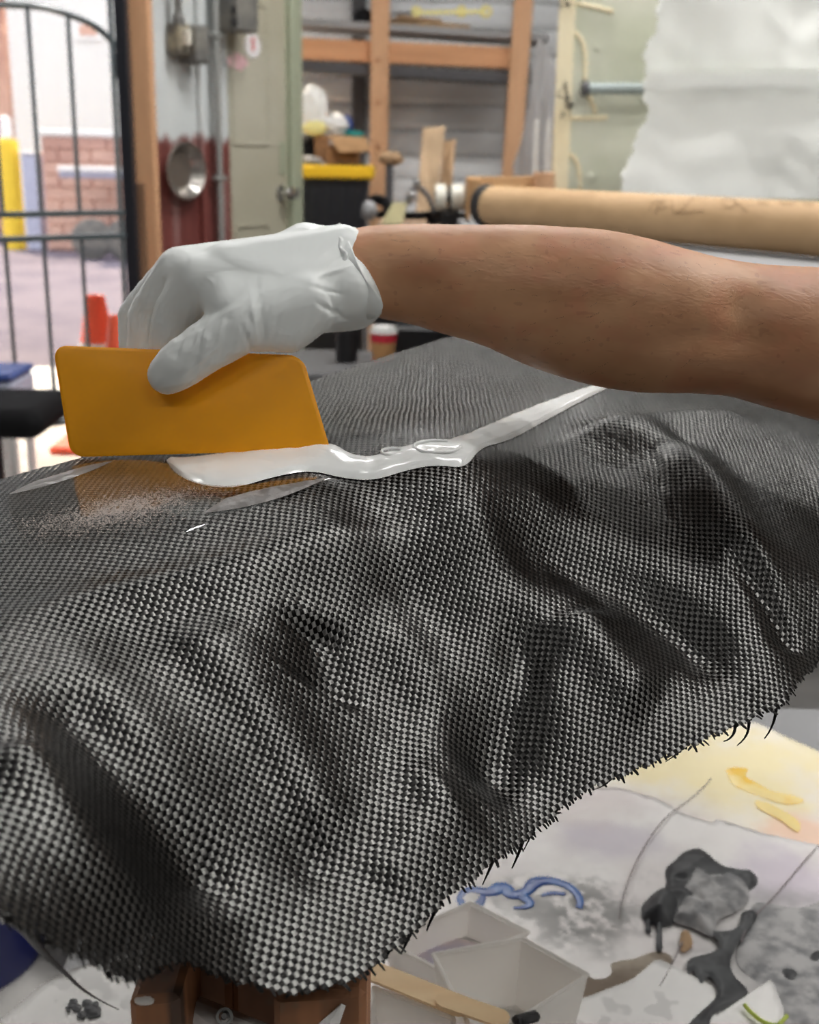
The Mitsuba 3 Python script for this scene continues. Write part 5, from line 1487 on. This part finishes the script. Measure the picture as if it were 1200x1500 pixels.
put('trail', fillmesh([(1036, 1360), (1062, 1364), (1082, 1356), (1094, 1334), (1102, 1334), (1092, 1366), (1076, 1392), (1070, 1410), (1080, 1434), (1096, 1452), (1082, 1470), (1056, 1482), (1042, 1496), (1030, 1540), (1010, 1530), (1024, 1484), (1044, 1466), (1048, 1440), (1038, 1430), (1028, 1442), (1014, 1420), (1010, 1428), (1006, 1412), (1024, 1400), (1040, 1396)], zp + 0.003, lump(0.0025, 0.002, 60, 6), 0.0028, 260), 'blackpaint', True, parent=k)
put('lobe', fillmesh([(940, 1338), (950, 1316), (972, 1306), (992, 1316), (994, 1340), (980, 1356), (956, 1354)], zp, dome(0.018, 0.010), 0.003, 90), 'blackpaint', True, parent=k)
for x, y0, y1, w in ((950, 1348, 1366, .0024), (966, 1350, 1394, .0026)):
    put('drip', tube([atz(x, y, zp + 0.001) for y in np.linspace(y0, y1, 8)], np.r_[np.full(6, w), w * 1.25, w * 0.6], 8), 'blackpaint', True, parent=k)
k = thing('grey_paint_patch', 'wide mottled patch of grey paint at the right bottom corner', 'paint patch')
put('patch', fillmesh([(1096, 1336), (1120, 1322), (1160, 1330), (1210, 1318), (1330, 1330), (1330, 1620), (1120, 1620), (1110, 1520), (1120, 1470), (1110, 1440), (1086, 1420), (1080, 1390)], zp - 0.0012, lump(0.004, 0.004, 50, 8), 0.006, 160), 'greypaint', True, parent=k)
for q in ([(1146, 1428), (1158, 1418), (1170, 1424), (1160, 1436)], [(1186, 1398), (1204, 1392), (1214, 1408), (1194, 1412)], [(1108, 1398), (1122, 1392), (1118, 1404), (1108, 1406)], [(1160, 1470), (1180, 1462), (1190, 1476), (1170, 1482)]):
    put('dark_splash', fillmesh(q, zp + 0.0012, dome(0.002, 0.003), 0.003, 40), 'blackpaint', True, parent=k)
k = thing('brown_stain', 'brown dried resin stain between the plastic tray and the black paint', 'stain')
put('stain', fillmesh([(840, 1462), (850, 1418), (876, 1408), (930, 1404), (964, 1394), (980, 1398), (986, 1410), (960, 1436), (920, 1452), (880, 1462)], zp - 0.001, lump(0.0012, 0.004, 40, 9), 0.004, 110), 'brownstain', True, parent=k)
put('crumb', fillmesh([(998, 1366), (1006, 1362), (1014, 1376), (1012, 1388), (1000, 1394), (996, 1382)], zp + 0.001, dome(0.003, 0.004), 0.003, 40), 'kraft_dark', True, parent=k)

for pts, lab in (([(1042, 1140), (1010, 1172), (985, 1190), (950, 1232), (925, 1280), (906, 1345)], 'thin grey thread curving down the lavender sheet'),
                 ([(1200, 1238), (1170, 1272), (1130, 1318), (1100, 1350), (1086, 1380)], 'thin grey thread running past the black paint from the right edge'),
                 ([(1000, 1380), (985, 1412), (966, 1446)], 'short grey thread over the brown stain')):
    put('thread', tube(smoothline([atz(x, y, zp + 0.003) for x, y in pts], 40, 2), 0.0007, 6), 'greywire', True, label=lab, cat='thread')
k = thing('green_wire', 'short bright green wire at the bottom right corner', 'wire')
put('wire', tube(smoothline([atz(x, y, zp + 0.009) for x, y in [(1091, 1472), (1106, 1488), (1126, 1500), (1142, 1502)]], 30, 2), 0.0018, 8), 'greenwire', True, parent=k)
put('wire', tube(smoothline([atz(x, y, zp + 0.010) for x, y in [(1140, 1502), (1148, 1494), (1153, 1488)]], 16, 2), 0.0018, 8), 'greenwire', True, parent=k)


def tray(label, rim_px, zr, zbase, inset, residue=None):
    t = thing('plastic_tray', label, 'tray')
    Rm = np.array([atz(x, y, zr) for x, y in rim_px]); c = Rm.mean(0)
    B_ = Rm + (c - Rm) * inset; B_[:, 2] = zbase
    o = m3.Manifold.hull_points(np.vstack([Rm, B_]))
    sh = lambda q, dd_: q + (c - q) / np.linalg.norm((c - q)[:, :2], axis=1, keepdims=True) * dd_ * np.array([1, 1, 0])
    Ri, Bi = sh(Rm, 0.0032), sh(B_, 0.0032)
    Ri[:, 2] += 0.004; Bi[:, 2] += 0.002
    put('body', o - m3.Manifold.hull_points(np.vstack([Ri, Bi])), 'hdpe', False, parent=t)
    for i in range(4):
        put('rim', tube([Rm[i], Rm[(i + 1) % 4]], 0.0016, 8), 'hdpe', True, parent=t)
    if residue:
        q = Bi * 0.82 + Bi.mean(0) * 0.18
        pgr = [tuple(project(w + [0, 0, 0.001])) for w in q]
        put('residue', fillmesh(pgr, q[0][2] + 0.0012, dome(0.002, 0.01), 0.006, 60), residue, True, parent=t)
    return t


M['pinkresin'] = mat('pinkresin', spotty(C(222, 206, 204), C(190, 184, 206), 30), 0.15)
M['whiteresin'] = mat('whiteresin', spotty(C(226, 224, 220), C(196, 194, 192), 30), 0.15)
tray('square white plastic tray with pinkish resin, behind the other trays under the hem', [(560, 1378), (690, 1322), (775, 1366), (640, 1420)], ZT + 0.045, z2 + 0.006, 0.12, 'pinkresin')
tray('largest square white plastic mixing tray, in the middle of the bottom edge', [(634, 1398), (765, 1374), (862, 1428), (700, 1530)], ZT + 0.075, z2 + 0.006, 0.14, 'whiteresin')
tray('white plastic tray under the wooden stirring stick, right of the wood stand', [(548, 1446), (664, 1490), (690, 1640), (500, 1620)], ZT + 0.075, z2 + 0.006, 0.1)


def stirstick(label, p0, p1, z_0, z_1, w, L=None):
    a_, b_ = atz(*p0, z_0), atz(*p1, z_1)
    d_ = b_ - a_; L_ = np.linalg.norm(d_); d_ /= L_
    s_ = np.cross([0, 0, 1], d_); s_ /= np.linalg.norm(s_); u_ = np.cross(d_, s_)
    pg = Polygon([(0, -w / 2), (L_, -w / 2), (L_, w / 2), (0, w / 2)]).buffer(-w * 0.45).buffer(w * 0.45, 16)
    m_ = trimesh.creation.extrude_polygon(pg, 0.0022, engine='earcut')
    m_.vertices = a_ + m_.vertices[:, :1] * d_ + m_.vertices[:, 1:2] * s_ + m_.vertices[:, 2:] * u_
    t = thing('stirring_stick', label, 'stirring stick')
    put('stick', m_, 'stick', 30, parent=t)


stirstick('broad wooden stirring stick lying across the white tray, next to the wood stand', (515, 1412), (690, 1482), ZT + 0.080, ZT + 0.081, 0.021)
stirstick('narrower wooden stirring stick lying beside and below the broad one', (640, 1462), (745, 1498), ZT + 0.0835, ZT + 0.0835, 0.018)
k = thing('black_clip', 'small black plastic clip in the corner of the largest tray', 'clip')
put('body', bar(atz(752, 1497, ZT + 0.08), atz(790, 1487, ZT + 0.08), 0.010, 0.008, Z, 0.003), 'black', False, parent=k)
put('tail', bar(atz(750, 1492, ZT + 0.08), atz(772, 1500, ZT + 0.08), 0.006, 0.006, Z, 0.002), 'black', False, parent=k)

# left paper with a black speckled print of paint
k = thing('corner_paper', 'white paper with spots of black paint at the bottom left corner', 'paper')
put('sheet', fillmesh([(-10, 1512), (60, 1455), (118, 1430), (190, 1408), (280, 1430), (290, 1540), (240, 1640), (-60, 1640)], ZT + 0.05, wavy(0.012, 9, 7), 0.008, close=True), 'paper_c', True, parent=k)
kk = thing('paper_stack', 'stack of pale paper lying under the spotted white paper at the bottom left', 'paper stack')
for i in range(6):
    q = [(-10 + rng.uniform(-8, 8), 1530), (66, 1462), (120, 1438), (196, 1414), (276, 1434), (286, 1540), (236, 1640), (-60, 1640)]
    put('sheet', fillmesh([(x + rng.uniform(-4, 4), y + rng.uniform(-2, 4)) for x, y in q], ZT + 0.002 + i * 0.008, lambda A_, d_: 0 * d_ + 0.0066, 0.03), 'paper_c', False, parent=kk)
prng = random.Random(3)
for (x, y, r_) in ((136, 1482, 13), (128, 1470, 8), (112, 1476, 7), (104, 1472, 5), (108, 1466, 6), (120, 1486, 7), (100, 1480, 3), (116, 1488, 4), (140, 1470, 5), (98, 1476, 2.5)):
    q = [(x + r_ * prng.uniform(.75, 1.15) * math.cos(t), y + r_ * 0.8 * prng.uniform(.75, 1.15) * math.sin(t)) for t in np.linspace(0, 2 * np.pi, 10)[:-1]]
    put('paint_spot', fillmesh(q, ZT + 0.0585, dome(0.003, 0.004), 0.002, 36), 'blackpaint', True, parent=k)

# ================================================================== the wooden stand that carries the mould
sd_ = thing('wood_stand', 'old brown stained wooden stand holding up the mould below the cloth corner', 'stand')


def post_(px0, px1, py, Y, dep, ztop, m='oldwood', nm='post', slope=0.0, **kw):
    a_, b_ = at(px0, py, Y), at(px1, py, Y)
    lo_, hi_ = np.array([a_[0], Y, ZT + 0.001]), np.array([b_[0], Y + dep, ztop])
    m_ = cbox(lo_, hi_, 0.003)
    v_ = m_.vertices
    top_m = v_[:, 2] > (ZT + ztop) / 2
    v_[top_m, 2] += slope * (v_[top_m, 0] - lo_[0])
    return put(nm, trimesh.Trimesh(v_, m_.faces, process=False), m, False, parent=sd_, **kw)


zpan = Hs.ev(*(hit(335, 1405, Hs)[:2])) 
post_(268, 338, 1440, 0.455, 0.05, 0.93, nm='board')
post_(339, 412, 1440, 0.457, 0.05, 0.93, nm='board')
zr_ = at(450, 1462, 0.415)[2]
post_(400, 536, 1470, 0.415, 0.07, zr_, nm='post', slope=0.10)
zl_ = at(215, 1466, 0.40)[2]
post_(188, 262, 1470, 0.40, 0.05, zl_, nm='post', slope=0.12)
post_(240, 268, 1450, 0.452, 0.03, 0.915, nm='batten')
a_ = at(252, 1434, 0.4515); b_ = at(256, 1446, 0.4515)
put('green_fleck', cbox([a_[0] - .0012, 0.4505, b_[2]], [b_[0], 0.4525, a_[2]], 0.0005), 'greenpaint', False, parent=sd_, label='fleck of green paint')
a_, b_ = at(500, 1470, 0.4145), at(480, 1500, 0.4145)
put('white_paint', hullpts([a_, a_ + [0.002, 0, -0.001], b_, b_ + [-0.004, 0, 0], b_ + [0.004, 0, -.004], a_ + [0, -.001, 0], b_ + [0, -.001, 0]]), 'white', False, parent=sd_, label='streak of white paint')
dr_0 = at(205, 1463, 0.399)
put('resin_drop', blob([0.004, 0.002, 0.0015], at(212, 1466, 0.399), 4, 0.3, 2, 3), 'hdpe', True, parent=sd_, label='dried white resin drop')
# grey steel plate with a screw, fixed across the posts
pA = [at(262, 1462, 0.40), at(290, 1470, 0.40), at(420, 1540, 0.40), at(262, 1560, 0.40)]
k = thing('steel_plate', 'grey steel plate with a screw between the wooden posts at the bottom', 'bracket')
nP = np.array([0, -0.8, 0.6])
base_ = np.array([(at(262, 1462, 0.435)), at(292, 1468, 0.435), at(420, 1520, 0.43), at(420, 1600, 0.40), at(262, 1600, 0.40)])
put('plate', hullpts(np.vstack([base_, base_ + [0, 0.008, -0.004]])), 'bracket', False, parent=k)
c_ = at(329, 1489, 0.4255)
put('screw', lathe([(0, 0), (0.0026, 0), (0.0024, 0.0014), (0.0014, 0.0018), (0.0011, 0.001), (0, 0.001)], 24, nP, c_), 'chrome', 30, parent=k, label='screw head')
put('washer', lathe([(0.0018, -0.001), (0.0038, -0.001), (0.0038, 0.0004), (0.0018, 0.0004), (0.0018, -0.001)], 24, nP, c_), 'conduit', 30, parent=k)

# navy drum on the floor at the bottom left
k = thing('navy_drum', 'dark navy blue plastic drum on the floor below the left hem', 'drum')
c_ = atz(-60, 1500, 0.0); c_[1] = 1.55
xr_ = at(68, 1400, 1.55)[0]; R_ = 0.17; cx_ = xr_ - R_
put('body', lathe([(0, 0), (R_ * 0.86, 0), (R_ * 0.88, 0.01), (R_, 0.46), (R_ * 1.04, 0.46), (R_ * 1.04, 0.48), (R_ * 0.97, 0.48), (R_ * 0.85, 0.02), (0, 0.02)], 56, origin=[cx_, 1.6, 0]), 'navy', 30, parent=k)
put('seam', tube([[cx_ + R_ * 0.55, 1.6 - R_ * 0.74, 0.02], [cx_ + R_ * 0.62, 1.6 - R_ * 0.80, 0.46]], 0.004, 8), 'navy', 30, parent=k)
put('shadow_mound', blob([0.10, 0.08, 0.05], [xr_ + 0.09, 1.62, 0.045], 31, 0.3, 2, 3), 'black_soft', True, label='shadow shaped as a black sack on the floor right of the navy drum', cat='mound')  # solid dark shape put in for the floor shadow beside the drum
